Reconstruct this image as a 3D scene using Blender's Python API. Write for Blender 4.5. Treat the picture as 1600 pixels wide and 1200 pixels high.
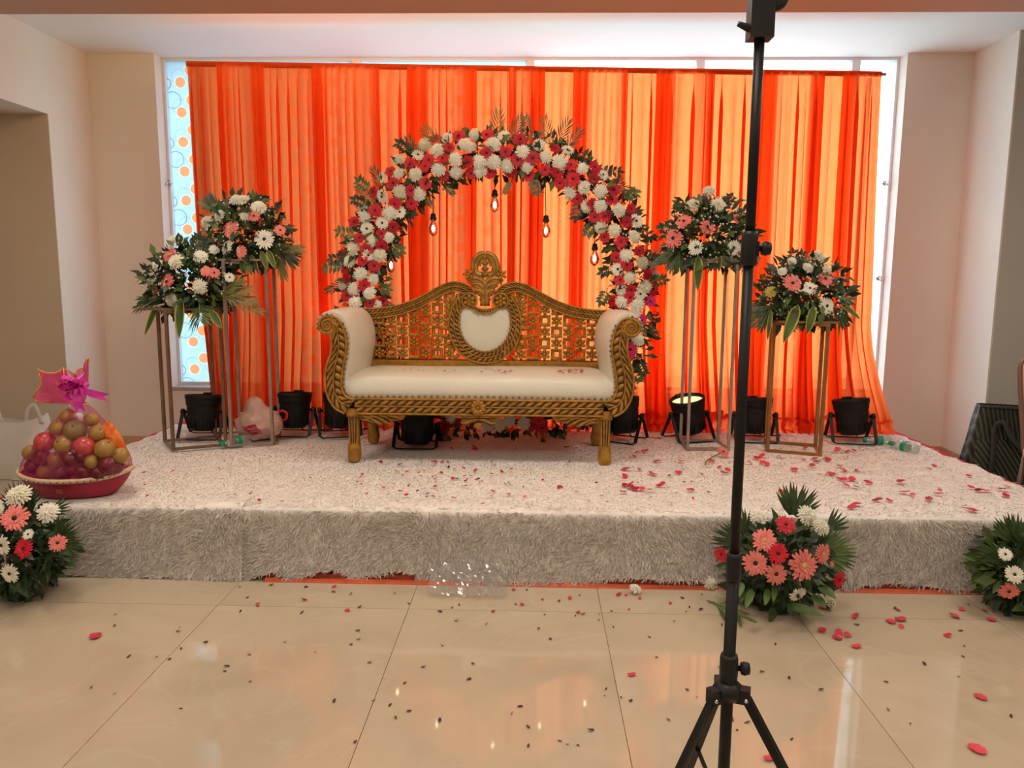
import bpy, bmesh, math, random
import numpy as np
from mathutils import Vector, Matrix, Quaternion, noise as mnoise

for o in list(bpy.data.objects):
    bpy.data.objects.remove(o)
SC = bpy.context.scene
COL = SC.collection
PI = math.pi
rnd = random.Random(7)

# ------------------------------------------------------------------ camera
FPX, EYE = 1215.0, 1.38                      # focal length in pixels of a 1600 px wide frame, eye height
_d = np.array([36.0, 172.0, FPX]); _d /= np.linalg.norm(_d)
_u = np.array([60.0, 8570.0, -FPX]); _u -= _d * (_u @ _d); _u /= np.linalg.norm(_u)
_r = np.cross(_u, _d)
if _r[0] < 0: _r = -_r
MCAM = np.array([_r, _d, _u])                # world = MCAM @ (right, up, forward)

def ray(x, y):
    return MCAM @ np.array([x - 800.0, 600.0 - y, FPX])
def at(x, y, Y):                             # photo point on the vertical plane at depth Y
    v = ray(x, y); k = Y / v[1]
    return Vector((v[0] * k, Y, EYE + v[2] * k))
def on(x, y, z):                             # photo point on the horizontal plane at height z
    v = ray(x, y); k = (z - EYE) / v[2]
    return Vector((v[0] * k, v[1] * k, z))

cam_data = bpy.data.cameras.new('camera')
cam_data.sensor_fit = 'HORIZONTAL'; cam_data.sensor_width = 36.0
cam_data.lens = 36.0 * FPX / 1600.0
cam_data.clip_start = 0.05; cam_data.clip_end = 200
cam = bpy.data.objects.new('camera', cam_data); COL.objects.link(cam)
R = Matrix((MCAM[:, 0], MCAM[:, 1], -MCAM[:, 2])).transposed()
R = Matrix([[MCAM[i][0], MCAM[i][1], -MCAM[i][2]] for i in range(3)])
cam.matrix_world = Matrix.Translation((0, 0, EYE)) @ R.to_4x4()
SC.camera = cam

# ------------------------------------------------------------------ light and exposure
SC.view_settings.view_transform = 'Standard'
SC.view_settings.look = 'None'
SC.view_settings.exposure = 0.0
SC.view_settings.gamma = 1.0
SC.view_settings.use_curve_mapping = False
cy = SC.cycles
cy.use_denoising = True
cy.max_bounces = 10; cy.diffuse_bounces = 5; cy.glossy_bounces = 4; cy.transmission_bounces = 8; cy.transparent_max_bounces = 24
cy.sample_clamp_indirect = 6.0
cy.caustics_reflective = False; cy.caustics_refractive = False

SKY = 10.6
world = bpy.data.worlds.new('overcast_sky'); SC.world = world; world.use_nodes = True
bg = world.node_tree.nodes['Background']
bg.inputs[0].default_value = (0.84, 0.94, 1.0, 1); bg.inputs[1].default_value = SKY

def area(name, loc, sx, sy, power, col, target=None, portal=False, spread=180):
    l = bpy.data.lights.new(name, 'AREA'); l.shape = 'RECTANGLE'; l.size = sx; l.size_y = sy
    l.energy = power; l.color = col; l.spread = math.radians(spread)
    o = bpy.data.objects.new(name, l); COL.objects.link(o); o.location = loc
    d = (Vector(target) - Vector(loc)) if target else Vector((0, 0, -1))
    o.rotation_euler = d.to_track_quat('-Z', 'Y').to_euler()
    if portal: l.cycles.is_portal = True
    return o
area('window_portal', (-0.08, 6.3, 1.72), 5.4, 2.5, 1, (1, 1, 1), (-0.08, 0, 1.72), portal=True)
# flush ceiling panels of the hall, out of the frame
WARM = (1.0, 0.90, 0.76)
for lx in (-2.2, 0.0, 2.2):
    area('ceiling_panel_light', (lx, 3.3, 2.738), 0.6, 0.6, 18.0, WARM)
    area('ceiling_panel_light', (lx, 1.2, 2.738), 0.6, 0.6, 18.0, WARM)
    area('ceiling_panel_light', (lx, -1.4, 2.738), 0.6, 0.6, 18.0, WARM)

# warm cove strip on top of the lower ceiling's edge
area('cove_strip_light', (-1.1, 4.46, 2.80), 2.6, 0.05, 13, (1.0, 0.70, 0.26), (-1.1, 4.75, 3.0))

# ------------------------------------------------------------------ materials
def new_mat(name):
    m = bpy.data.materials.new(name); m.use_nodes = True
    return m, m.node_tree, m.node_tree.nodes['Principled BSDF']

def mat(name, col, rough=0.6, metal=0.0, var=0.0, scale=8.0, bump=0.0, bscale=60.0, spec=0.5, coat=0.0, sheen=0.0, trans=0.0, detail=4.0, col2=None, perobj=0.0):
    m, nt, b = new_mat(name)
    b.inputs['Base Color'].default_value = (*col, 1)
    b.inputs['Roughness'].default_value = rough
    b.inputs['Metallic'].default_value = metal
    b.inputs['Specular IOR Level'].default_value = spec
    b.inputs['Coat Weight'].default_value = coat
    b.inputs['Sheen Weight'].default_value = sheen
    b.inputs['Transmission Weight'].default_value = trans
    N, L = nt.nodes.new, nt.links.new
    tc = None
    last = None
    if var > 0 or col2 is not None or bump > 0:
        tc = N('ShaderNodeTexCoord')
    if var > 0 or col2 is not None:
        no = N('ShaderNodeTexNoise'); no.inputs['Scale'].default_value = scale; no.inputs['Detail'].default_value = detail
        L(tc.outputs['Object'], no.inputs['Vector'])
        rp = N('ShaderNodeValToRGB'); L(no.outputs['Fac'], rp.inputs['Fac'])
        rp.color_ramp.elements[0].position = 0.32; rp.color_ramp.elements[1].position = 0.68
        if col2 is None:
            c1 = [max(0, c * (1 - var)) for c in col]; c2 = [min(1, c * (1 + var)) for c in col]
        else:
            c1, c2 = col, col2
        rp.color_ramp.elements[0].color = (*c1, 1); rp.color_ramp.elements[1].color = (*c2, 1)
        last = rp.outputs['Color']
    if perobj > 0:
        oi = N('ShaderNodeObjectInfo'); mp = N('ShaderNodeMapRange')
        mp.inputs['To Min'].default_value = 1 - perobj; mp.inputs['To Max'].default_value = 1 + perobj
        L(oi.outputs['Random'], mp.inputs['Value'])
        vm = N('ShaderNodeVectorMath'); vm.operation = 'SCALE'
        if last is None: vm.inputs[0].default_value = col
        else: L(last, vm.inputs[0])
        L(mp.outputs['Result'], vm.inputs['Scale']); last = vm.outputs['Vector']
    if last is not None:
        L(last, b.inputs['Base Color'])
    if bump > 0:
        nb = N('ShaderNodeTexNoise'); nb.inputs['Scale'].default_value = bscale; nb.inputs['Detail'].default_value = 3
        L(tc.outputs['Object'], nb.inputs['Vector'])
        bp = N('ShaderNodeBump'); bp.inputs['Strength'].default_value = bump; bp.inputs['Distance'].default_value = 0.02
        L(nb.outputs['Fac'], bp.inputs['Height']); L(bp.outputs['Normal'], b.inputs['Normal'])
    return m

def thin_mat(name, col, transp, transl, diff, gloss=0.0, tint=None, var=0.0, scale=(1, 1, 1)):
    """A thin sheet: shares of light passing straight, scattered through, and scattered back."""
    m, nt, b = new_mat(name); nt.nodes.remove(b)
    N, L = nt.nodes.new, nt.links.new
    out = nt.nodes['Material Output']
    t = N('ShaderNodeBsdfTransparent'); t.inputs[0].default_value = (*(tint or col), 1)
    s = N('ShaderNodeBsdfTranslucent'); s.inputs[0].default_value = (*col, 1)
    d = N('ShaderNodeBsdfDiffuse'); d.inputs[0].default_value = (*col, 1)
    if var > 0:
        tc = N('ShaderNodeTexCoord'); mp = N('ShaderNodeMapping'); mp.inputs['Scale'].default_value = scale
        no = N('ShaderNodeTexNoise'); no.inputs['Scale'].default_value = 1.0; no.inputs['Detail'].default_value = 3
        L(tc.outputs['Object'], mp.inputs[0]); L(mp.outputs[0], no.inputs['Vector'])
        rp = N('ShaderNodeValToRGB'); L(no.outputs['Fac'], rp.inputs['Fac'])
        rp.color_ramp.elements[0].position = 0.3; rp.color_ramp.elements[1].position = 0.7
        rp.color_ramp.elements[0].color = (*[c * (1 - var) for c in col], 1)
        rp.color_ramp.elements[1].color = (*[min(1, c * (1 + var)) for c in col], 1)
        L(rp.outputs[0], s.inputs[0]); L(rp.outputs[0], d.inputs[0])
    m1 = N('ShaderNodeMixShader'); m1.inputs[0].default_value = diff / max(1e-6, diff + transl)
    L(s.outputs[0], m1.inputs[1]); L(d.outputs[0], m1.inputs[2])
    m2 = N('ShaderNodeMixShader'); m2.inputs[0].default_value = transp
    L(m1.outputs[0], m2.inputs[1]); L(t.outputs[0], m2.inputs[2])
    last = m2
    if gloss > 0:
        g = N('ShaderNodeBsdfGlossy'); g.inputs['Roughness'].default_value = 0.15
        m3 = N('ShaderNodeMixShader'); m3.inputs[0].default_value = gloss
        L(m2.outputs[0], m3.inputs[1]); L(g.outputs[0], m3.inputs[2]); last = m3
    L(last.outputs[0], out.inputs[0])
    return m

def emit(name, col, strength):
    m, nt, b = new_mat(name)
    b.inputs['Base Color'].default_value = (*col, 1)
    b.inputs['Emission Color'].default_value = (*col, 1); b.inputs['Emission Strength'].default_value = strength
    return m

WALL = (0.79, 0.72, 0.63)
M = {}
M['wall'] = mat('cream_wall_paint', WALL, 0.75, var=0.03, scale=1.3, bump=0.03, bscale=35)
M['ceiling'] = mat('ceiling_paint', (0.88, 0.87, 0.84), 0.8, var=0.02, scale=1.0)
M['ceiling_low'] = mat('lower_ceiling_paint', (0.56, 0.40, 0.31), 0.8)
M['baseboard'] = mat('tan_skirting_tile', (0.52, 0.36, 0.22), 0.3, var=0.08, scale=4)
M['sill'] = mat('grey_stone_sill', (0.45, 0.42, 0.40), 0.35, var=0.12, scale=20)
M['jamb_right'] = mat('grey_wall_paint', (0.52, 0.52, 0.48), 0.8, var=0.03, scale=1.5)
M['jamb_left'] = mat('wall_paint_shaded', (0.62, 0.51, 0.38), 0.8, var=0.03, scale=1.5)  # same paint as the walls, darkened to carry the shade on the jamb
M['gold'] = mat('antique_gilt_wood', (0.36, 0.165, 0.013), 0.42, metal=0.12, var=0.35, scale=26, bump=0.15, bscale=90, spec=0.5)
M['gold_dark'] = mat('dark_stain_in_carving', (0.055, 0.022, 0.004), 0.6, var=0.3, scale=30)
M['leather'] = mat('cream_leatherette', (0.70, 0.675, 0.57), 0.38, var=0.03, scale=5, bump=0.05, bscale=45, spec=0.45)
M['nail'] = mat('brass_upholstery_nail', (0.30, 0.22, 0.10), 0.35, metal=0.8)
M['fur'] = mat('white_shag_pile', (0.80, 0.755, 0.71), 0.9, var=0.07, scale=5, spec=0.1)
def fur_mat(name, col, lo, transl):
    m = thin_mat(name, col, 0.0, transl, 1 - transl); nt = m.node_tree        # every strand its own tone
    g = nt.nodes.new('ShaderNodeNewGeometry'); rp = nt.nodes.new('ShaderNodeValToRGB')
    rp.color_ramp.elements[0].color = (*[c * lo for c in col], 1); rp.color_ramp.elements[1].color = (*[min(1, c * 1.06) for c in col], 1)
    nt.links.new(g.outputs['Random Per Island'], rp.inputs[0])
    for n in nt.nodes:
        if n.type in ('BSDF_TRANSLUCENT', 'BSDF_DIFFUSE'): nt.links.new(rp.outputs[0], n.inputs[0])
    return m
M['fur_top'] = fur_mat('white_shag_pile_top', (0.86, 0.83, 0.79), 0.90, 0.40)
M['fur_front'] = fur_mat('white_shag_pile_front_shaded', (0.76, 0.705, 0.65), 0.55, 0.20)  # same pile as the top, with the shade of the front face in its colour
M['fur_base'] = mat('white_shag_backing', (0.84, 0.80, 0.76), 0.95, var=0.05, scale=12, spec=0.05)
M['red_carpet'] = mat('red_carpet', (0.55, 0.03, 0.05), 0.9, var=0.15, scale=60, spec=0.1)
M['orange_mat'] = mat('coral_plastic_mat', (0.72, 0.16, 0.08), 0.6, var=0.12, scale=20)
M['stem'] = mat('green_stem', (0.16, 0.25, 0.06), 0.55)
M['leaf'] = mat('dark_green_leaf', (0.018, 0.040, 0.012), 0.45, var=0.5, scale=9, spec=0.5)
M['leaf2'] = mat('mid_green_leaf', (0.075, 0.13, 0.03), 0.45, var=0.4, scale=9, spec=0.5)
M['leaf_yellow'] = mat('yellow_leaf_margin', (0.45, 0.36, 0.05), 0.45, var=0.2, scale=14)
M['palm'] = mat('palm_leaf', (0.045, 0.085, 0.025), 0.45, var=0.4, scale=12)
M['olive'] = mat('olive_leaf', (0.17, 0.15, 0.035), 0.5, var=0.3, scale=12)
M['white_petal'] = mat('white_petal', (0.84, 0.82, 0.70), 0.6, var=0.06, scale=20, perobj=0.06)
M['cream_petal'] = mat('cream_petal', (0.80, 0.77, 0.60), 0.6, var=0.06, scale=20, perobj=0.08)
M['red_petal'] = mat('crimson_petal', (0.60, 0.008, 0.028), 0.55, var=0.2, scale=20, perobj=0.2)
M['pink_petal'] = mat('pink_petal', (0.84, 0.23, 0.20), 0.55, var=0.15, scale=20, perobj=0.12)
M['hot_pink_petal'] = mat('hot_pink_petal', (0.85, 0.03, 0.22), 0.55, var=0.1, scale=20)
M['dark_center'] = mat('dark_flower_eye', (0.035, 0.018, 0.014), 0.8, var=0.3, scale=60)
M['yellow_center'] = mat('yellow_green_flower_eye', (0.55, 0.45, 0.10), 0.8, var=0.2, scale=60)
M['breath'] = mat('white_filler_bloom', (0.75, 0.70, 0.62), 0.7)
M['black_metal'] = mat('black_powder_coat', (0.006, 0.006, 0.006), 0.5, var=0.3, scale=10, spec=0.3)
M['black_plastic'] = mat('black_plastic', (0.008, 0.008, 0.009), 0.45, spec=0.35)
M['scuffed_black'] = mat('scuffed_black_can', (0.006, 0.005, 0.005), 0.6, col2=(0.014, 0.012, 0.011), scale=14, spec=0.25)
M['chrome'] = mat('chrome', (0.7, 0.7, 0.7), 0.2, metal=1.0)
M['stand_grey'] = mat('dull_steel_tube', (0.34, 0.27, 0.22), 0.45, metal=0.5, var=0.15, scale=14)
M['stand_gold'] = mat('bronze_steel_tube', (0.30, 0.15, 0.05), 0.4, metal=0.55, var=0.15, scale=14)
M['stand_brown'] = mat('brown_steel_tube', (0.20, 0.12, 0.075), 0.45, metal=0.4, var=0.15, scale=14)
M['foam'] = mat('green_floral_foam', (0.03, 0.07, 0.03), 0.9)

# tinted cloth of the backdrop
M['cloth'] = thin_mat('orange_voile', (0.97, 0.175, 0.042), 0.13, 0.72, 0.28, tint=(0.97, 0.27, 0.08), var=0.08, scale=(5, 1, 0.5))
M['cloth_front'] = M['cloth']

def marble(name, base, vein):
    m, nt, b = new_mat(name); N, L = nt.nodes.new, nt.links.new
    g = N('ShaderNodeNewGeometry'); oi = N('ShaderNodeObjectInfo')
    ad = N('ShaderNodeVectorMath'); ad.operation = 'SCALE'; ad.inputs['Scale'].default_value = 37.0
    cb = N('ShaderNodeCombineXYZ'); L(oi.outputs['Random'], cb.inputs[0]); L(oi.outputs['Random'], cb.inputs[1])
    L(cb.outputs[0], ad.inputs[0])
    su = N('ShaderNodeVectorMath'); su.operation = 'ADD'; L(g.outputs['Position'], su.inputs[0]); L(ad.outputs[0], su.inputs[1])
    n1 = N('ShaderNodeTexNoise'); n1.inputs['Scale'].default_value = 1.6; n1.inputs['Detail'].default_value = 6; n1.inputs['Distortion'].default_value = 0.8
    L(su.outputs[0], n1.inputs['Vector'])
    r1 = N('ShaderNodeValToRGB'); L(n1.outputs['Fac'], r1.inputs['Fac'])
    r1.color_ramp.elements[0].position = 0.3; r1.color_ramp.elements[1].position = 0.7
    r1.color_ramp.elements[0].color = (*[c * 0.90 for c in base], 1); r1.color_ramp.elements[1].color = (*[c * 1.08 for c in base], 1)
    n2 = N('ShaderNodeTexNoise'); n2.inputs['Scale'].default_value = 1.1; n2.inputs['Detail'].default_value = 8; n2.inputs['Distortion'].default_value = 1.6
    L(su.outputs[0], n2.inputs['Vector'])
    r2 = N('ShaderNodeValToRGB'); L(n2.outputs['Fac'], r2.inputs['Fac'])
    e = r2.color_ramp.elements; e[0].position = 0.485; e[0].color = (0, 0, 0, 1); e[1].position = 0.515; e[1].color = (0, 0, 0, 1)
    x = e.new(0.5); x.color = (0.16, 0.16, 0.16, 1)
    mx = N('ShaderNodeMix'); mx.data_type = 'RGBA'; L(r2.outputs['Color'], mx.inputs['Factor'])
    L(r1.outputs['Color'], mx.inputs[6]); mx.inputs[7].default_value = (*vein, 1)
    L(mx.outputs[2], b.inputs['Base Color'])
    b.inputs['Roughness'].default_value = 0.045; b.inputs['Specular IOR Level'].default_value = 0.5
    return m
M['tile'] = marble('beige_marble_tile', (0.53, 0.44, 0.32), (0.66, 0.58, 0.46))
M['grout'] = mat('dark_grout', (0.20, 0.15, 0.10), 0.8)

# ------------------------------------------------------------------ mesh builder
class MB:
    def __init__(s):
        s.v = []; s.f = []; s.m = []; s.s = []
    def add(s, vs, fs, mi=0, smooth=False):
        o = len(s.v)
        s.v.extend([tuple(v) for v in vs])
        for f in fs:
            s.f.append(tuple(i + o for i in f)); s.m.append(mi); s.s.append(smooth)
        return s
    def box(s, x0, x1, y0, y1, z0, z1, mi=0, T=None):
        vs = [Vector((x, y, z)) for z in (z0, z1) for y in (y0, y1) for x in (x0, x1)]
        if T is not None: vs = [T @ v for v in vs]
        return s.add(vs, [(0, 2, 3, 1), (4, 5, 7, 6), (0, 1, 5, 4), (2, 6, 7, 3), (0, 4, 6, 2), (1, 3, 7, 5)], mi)
    def bar(s, a, b, w, d=None, mi=0):
        """Square bar from a to b."""
        a = Vector(a); b = Vector(b); d = d or w
        z = (b - a); L = z.length; q = z.to_track_quat('Z', 'Y').to_matrix().to_4x4()
        if abs(z.normalized().z) > 0.7: q = Vector((0, 0, 1)).rotation_difference(z).to_matrix().to_4x4()
        return s.box(-w / 2, w / 2, -d / 2, d / 2, 0, L, mi, Matrix.Translation(a) @ q)
    def tube(s, pts, r, n=8, mi=0, closed=False, caps=True, flat=None):
        """Round tube along pts; r number or list; flat = (scale, axis) squashes the ring along an axis."""
        P = [Vector(p) for p in pts]; k = len(P)
        rs = r if isinstance(r, (list, tuple)) else [r] * k
        vs = []; prev = None
        for i in range(k):
            a = P[(i - 1) % k] if (closed or i > 0) else P[i]
            b = P[(i + 1) % k] if (closed or i < k - 1) else P[i]
            t = (b - a)
            t = t.normalized() if t.length > 1e-9 else Vector((0, 0, 1))
            if prev is None:
                u = t.cross(Vector((0, 1, 0)))
                if u.length < 0.1: u = t.cross(Vector((1, 0, 0)))
                u.normalize()
            else:
                u = prev - t * prev.dot(t)
                if u.length < 1e-6: u = t.orthogonal()
                u.normalize()
            prev = u; w = t.cross(u)
            for j in range(n):
                an = 2 * PI * j / n
                off = (u * math.cos(an) + w * math.sin(an)) * rs[i]
                if flat is not None:
                    ax = flat[1]; off = off - ax * (off.dot(ax) * (1 - flat[0]))
                vs.append(P[i] + off)
        fs = []
        for i in range(k if closed else k - 1):
            for j in range(n):
                a = i * n + j; b = i * n + (j + 1) % n; i2 = (i + 1) % k
                fs.append((a, b, i2 * n + (j + 1) % n, i2 * n + j))
        if not closed and caps:
            fs.append(tuple(range(n - 1, -1, -1))); fs.append(tuple((k - 1) * n + j for j in range(n)))
        return s.add(vs, fs, mi, True)
    def lathe(s, prof, n=16, T=None, mi=0, smooth=True, sx=1.0, sy=1.0):
        vs = []; k = len(prof)
        for (r, z) in prof:
            for j in range(n):
                a = 2 * PI * j / n
                v = Vector((r * math.cos(a) * sx, r * math.sin(a) * sy, z))
                vs.append(T @ v if T is not None else v)
        fs = [(i * n + j, i * n + (j + 1) % n, (i + 1) * n + (j + 1) % n, (i + 1) * n + j) for i in range(k - 1) for j in range(n)]
        if prof[0][0] > 1e-6: fs.append(tuple(range(n - 1, -1, -1)))
        if prof[-1][0] > 1e-6: fs.append(tuple((k - 1) * n + j for j in range(n)))
        return s.add(vs, fs, mi, smooth)
    def ball(s, c, r, nu=10, nv=7, mi=0, T=None, sc=(1, 1, 1)):
        prof = [(r * math.sin(PI * i / nv) + (1e-5 if i in (0, nv) else 0), -r * math.cos(PI * i / nv)) for i in range(nv + 1)]
        B = Matrix.Translation(c) @ (T or Matrix.Identity(4)) @ Matrix.Diagonal((*sc, 1))
        return s.lathe(prof, nu, B, mi)
    def prism(s, poly, y0, y1, mi=0, smooth=False):
        """Polygon in the xz plane, extruded from y0 to y1."""
        n = len(poly)
        vs = [(p[0], y0, p[1]) for p in poly] + [(p[0], y1, p[1]) for p in poly]
        s.add(vs, [tuple(range(n)), tuple(range(2 * n - 1, n - 1, -1))], mi, False)
        o = len(s.v) - 2 * n
        for i in range(n):
            j = (i + 1) % n
            s.f.append((o + i, o + n + i, o + n + j, o + j)); s.m.append(mi); s.s.append(smooth)
        return s
    def grid(s, fn, nu, nv, mi=0, smooth=True, wrap=False):
        vs = [fn(i / nu if wrap else i / (nu - 1), j / (nv - 1)) for j in range(nv) for i in range(nu)]
        fs = []
        for j in range(nv - 1):
            for i in range(nu if wrap else nu - 1):
                i2 = (i + 1) % nu
                fs.append((j * nu + i, j * nu + i2, (j + 1) * nu + i2, (j + 1) * nu + i))
        return s.add(vs, fs, mi, smooth)
    def leaf(s, base, d, up, L, W, curl=0.2, mi=0, seg=3, edge=None, fold=0.15):
        """A leaf blade: midrib folded, drooping by curl along its length."""
        base = Vector(base); d = Vector(d).normalized(); up = Vector(up)
        side = d.cross(up)
        if side.length < 1e-4: side = d.orthogonal()
        side.normalize(); up = side.cross(d).normalized()
        rows = []
        for i in range(seg + 1):
            t = i / seg
            c = base + d * (L * t) - up * (curl * L * t * t)
            w = W * 0.5 * (math.sin(PI * (0.08 + 0.92 * t) ** 0.85) ** 0.8 if 0 < t < 1 else (0.12 if t == 0 else 0.0))
            rows.append((c, w))
        vs = []; fs = []; ms = []
        for c, w in rows:
            if edge is None:
                vs += [c - side * w + up * (fold * w), c, c + side * w + up * (fold * w)]
            else:
                vs += [c - side * w + up * (fold * w), c - side * w * 0.72 + up * (fold * w * .7), c, c + side * w * 0.72 + up * (fold * w * .7), c + side * w + up * (fold * w)]
        k = 3 if edge is None else 5
        for i in range(seg):
            for j in range(k - 1):
                fs.append((i * k + j, i * k + j + 1, (i + 1) * k + j + 1, (i + 1) * k + j))
                ms.append(edge if (edge is not None and j in (0, k - 2)) else mi)
        o = len(s.v); s.v.extend([tuple(v) for v in vs])
        for f, q in zip(fs, ms):
            s.f.append(tuple(i + o for i in f)); s.m.append(q); s.s.append(True)
        return s
    def mesh(s, name, mats):
        me = bpy.data.meshes.new(name)
        me.from_pydata(s.v, [], s.f)
        for m in (mats if isinstance(mats, (list, tuple)) else [mats]): me.materials.append(m)
        me.polygons.foreach_set('material_index', s.m)
        me.polygons.foreach_set('use_smooth', s.s)
        me.update()
        return me
    def build(s, name, mats, parent=None, loc=None, kind=None):
        return put(name, s.mesh(name, mats), parent, loc, kind)

def put(name, me, parent=None, loc=None, kind=None):
    o = bpy.data.objects.new(name, me); COL.objects.link(o)
    if parent is not None: o.parent = parent
    if loc is not None: o.location = loc
    if kind: o['kind'] = kind
    return o
def tag(o, label, cat, group=None):
    o['label'] = label; o['category'] = cat
    if group: o['group'] = group
    return o
def thing(name, label, cat, loc=(0, 0, 0), rz=0.0, group=None):
    o = bpy.data.objects.new(name, None); COL.objects.link(o)
    o.empty_display_size = 0.1
    o.location = loc; o.rotation_euler = (0, 0, rz)
    return tag(o, label, cat, group)
def struct(name, mb, mats, parent=None):
    o = mb.build(name, mats, parent)
    o['kind'] = 'structure'
    return o
def dup(root, loc, rz=None, label=None, scale=None):
    r = root.copy(); COL.objects.link(r); r.location = loc
    if rz is not None: r.rotation_euler = (0, 0, rz)
    if label: r['label'] = label
    if scale: r.scale = (scale,) * 3
    for ch in list(root.children):
        c = ch.copy(); COL.objects.link(c); c.parent = r
        for g in list(ch.children):
            d = g.copy(); COL.objects.link(d); d.parent = c
    return r
def crom(pts, n, closed=False):
    """Catmull-Rom resample, n points per span."""
    P = [Vector(p) for p in pts]; k = len(P); out = []
    for i in range(k if closed else k - 1):
        p1 = P[i]; p2 = P[(i + 1) % k]
        p0 = P[(i - 1) % k] if (closed or i > 0) else p1 * 2 - p2
        p3 = P[(i + 2) % k] if (closed or i + 2 < k) else p2 * 2 - p1
        for j in range(n):
            t = j / n
            out.append(0.5 * ((2 * p1) + (p2 - p0) * t + (2 * p0 - 5 * p1 + 4 * p2 - p3) * t * t + (3 * p1 - p0 - 3 * p2 + p3) * t ** 3))
    if not closed: out.append(P[-1])
    return out
def resample(P, n):
    d = [0.0]
    for a, b in zip(P, P[1:]): d.append(d[-1] + (b - a).length)
    out = []; j = 0
    for i in range(n):
        t = d[-1] * i / (n - 1)
        while j < len(P) - 2 and d[j + 1] < t: j += 1
        u = (t - d[j]) / max(1e-9, d[j + 1] - d[j])
        out.append(P[j].lerp(P[j + 1], min(1, max(0, u))))
    return out, d[-1]
def face_to(direction, spin=0.0):
    """Rotation taking +Z to a direction."""
    q = Vector((0, 0, 1)).rotation_difference(Vector(direction).normalized())
    return q @ Quaternion((0, 0, 1), spin)
# ================================================================== ROOM
XL, XR, YB, YJ, ZC, ZL = -3.31, 3.11, 5.90, 5.38, 2.96, 2.75
WX0, WX1, YG = -2.81, 2.64, 6.05
fl = MB().box(-6, 6, -5.2, 6.6, -0.10, -0.006)
floor = struct('floor', fl, M['grout'])
TW, TD = 0.8, 1.6
tb = MB()
g = 0.0012
tb.box(g, TW - g, g, TD - g, -0.012, 0.0)
tile_me = tb.mesh('tile', M['tile'])
ix0 = -0.51 - 7 * TW
for iy in range(-5, 3):
    for ix in range(0, 15):
        x = ix0 + ix * TW; y = 3.05 + (iy - 1) * TD + TD
        if y > 6.2 or x > 5.9: continue
        o = put('tile', tile_me, floor, (x, y, 0)); o['kind'] = 'structure'
# back wall: two piers and the breast under the window
wb = MB()
wb.box(XL, WX0, YB, 6.25, 0, ZC); wb.box(WX1, XR, YB, 6.25, 0, ZC)
wb.box(WX0, WX1, YB, 6.25, 0, 0.47)
struct('wall_back', wb, M['wall'])
wl = MB()
wl.box(-5.5, XL, YJ, 6.25, 0, ZC)                   # jamb block beyond the opening
wl.box(-5.5, XL, 4.36, YJ, 2.43, ZC)                # header over the opening
wl.box(-5.5, XL, 2.0, 4.36, 2.43, ZL)
wl.box(-5.65, -5.5, -5, 6.25, 0, ZC)
wl.box(XL - 0.15, XL, -5, 2.0, 0, ZL)
struct('wall_left', wl, M['wall'])
struct('wall_left', MB().box(-5.498, XL - 0.001, YJ - 0.006, YJ - 0.0005, 0, 2.4295), M['jamb_left'])  # thin cover sheet that puts the shade of the jamb into its colour
wr = MB()
wr.box(XR, XR + 0.012, YJ, 6.25, 0, ZC)
struct('wall_right', wr, M['wall'])
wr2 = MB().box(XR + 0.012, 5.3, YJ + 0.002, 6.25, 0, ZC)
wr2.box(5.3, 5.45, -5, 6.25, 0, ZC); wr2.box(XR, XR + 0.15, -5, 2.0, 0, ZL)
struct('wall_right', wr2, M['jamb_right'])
struct('wall_front', MB().box(-5.65, 5.45, -5.2, -5, 0, ZC), M['wall'])
struct('ceiling', MB().box(-5.65, 5.45, 4.36, 6.25, ZC, 3.1), M['ceiling'])
struct('ceiling', MB().box(-5.65, 5.45, -5.2, 4.36, ZL, 3.1), M['ceiling_low'])
t = 0.012
struct('baseboard_back', MB().box(XL, -2.52, YB - t, YB, 0, 0.1).box(2.52, XR, YB - t, YB, 0, 0.1), M['baseboard'])
struct('baseboard_left', MB().box(XL, XL + t, YJ, YB - t, 0, 0.1), M['baseboard'])
struct('baseboard_right', MB().box(XR - t, XR, YJ, YB - t, 0, 0.1), M['baseboard'])
struct('trim_1', MB().box(WX0 + 0.001, WX1 - 0.001, YB - 0.012, YG + 0.05, 0.47, 0.492), M['sill'])

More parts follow.
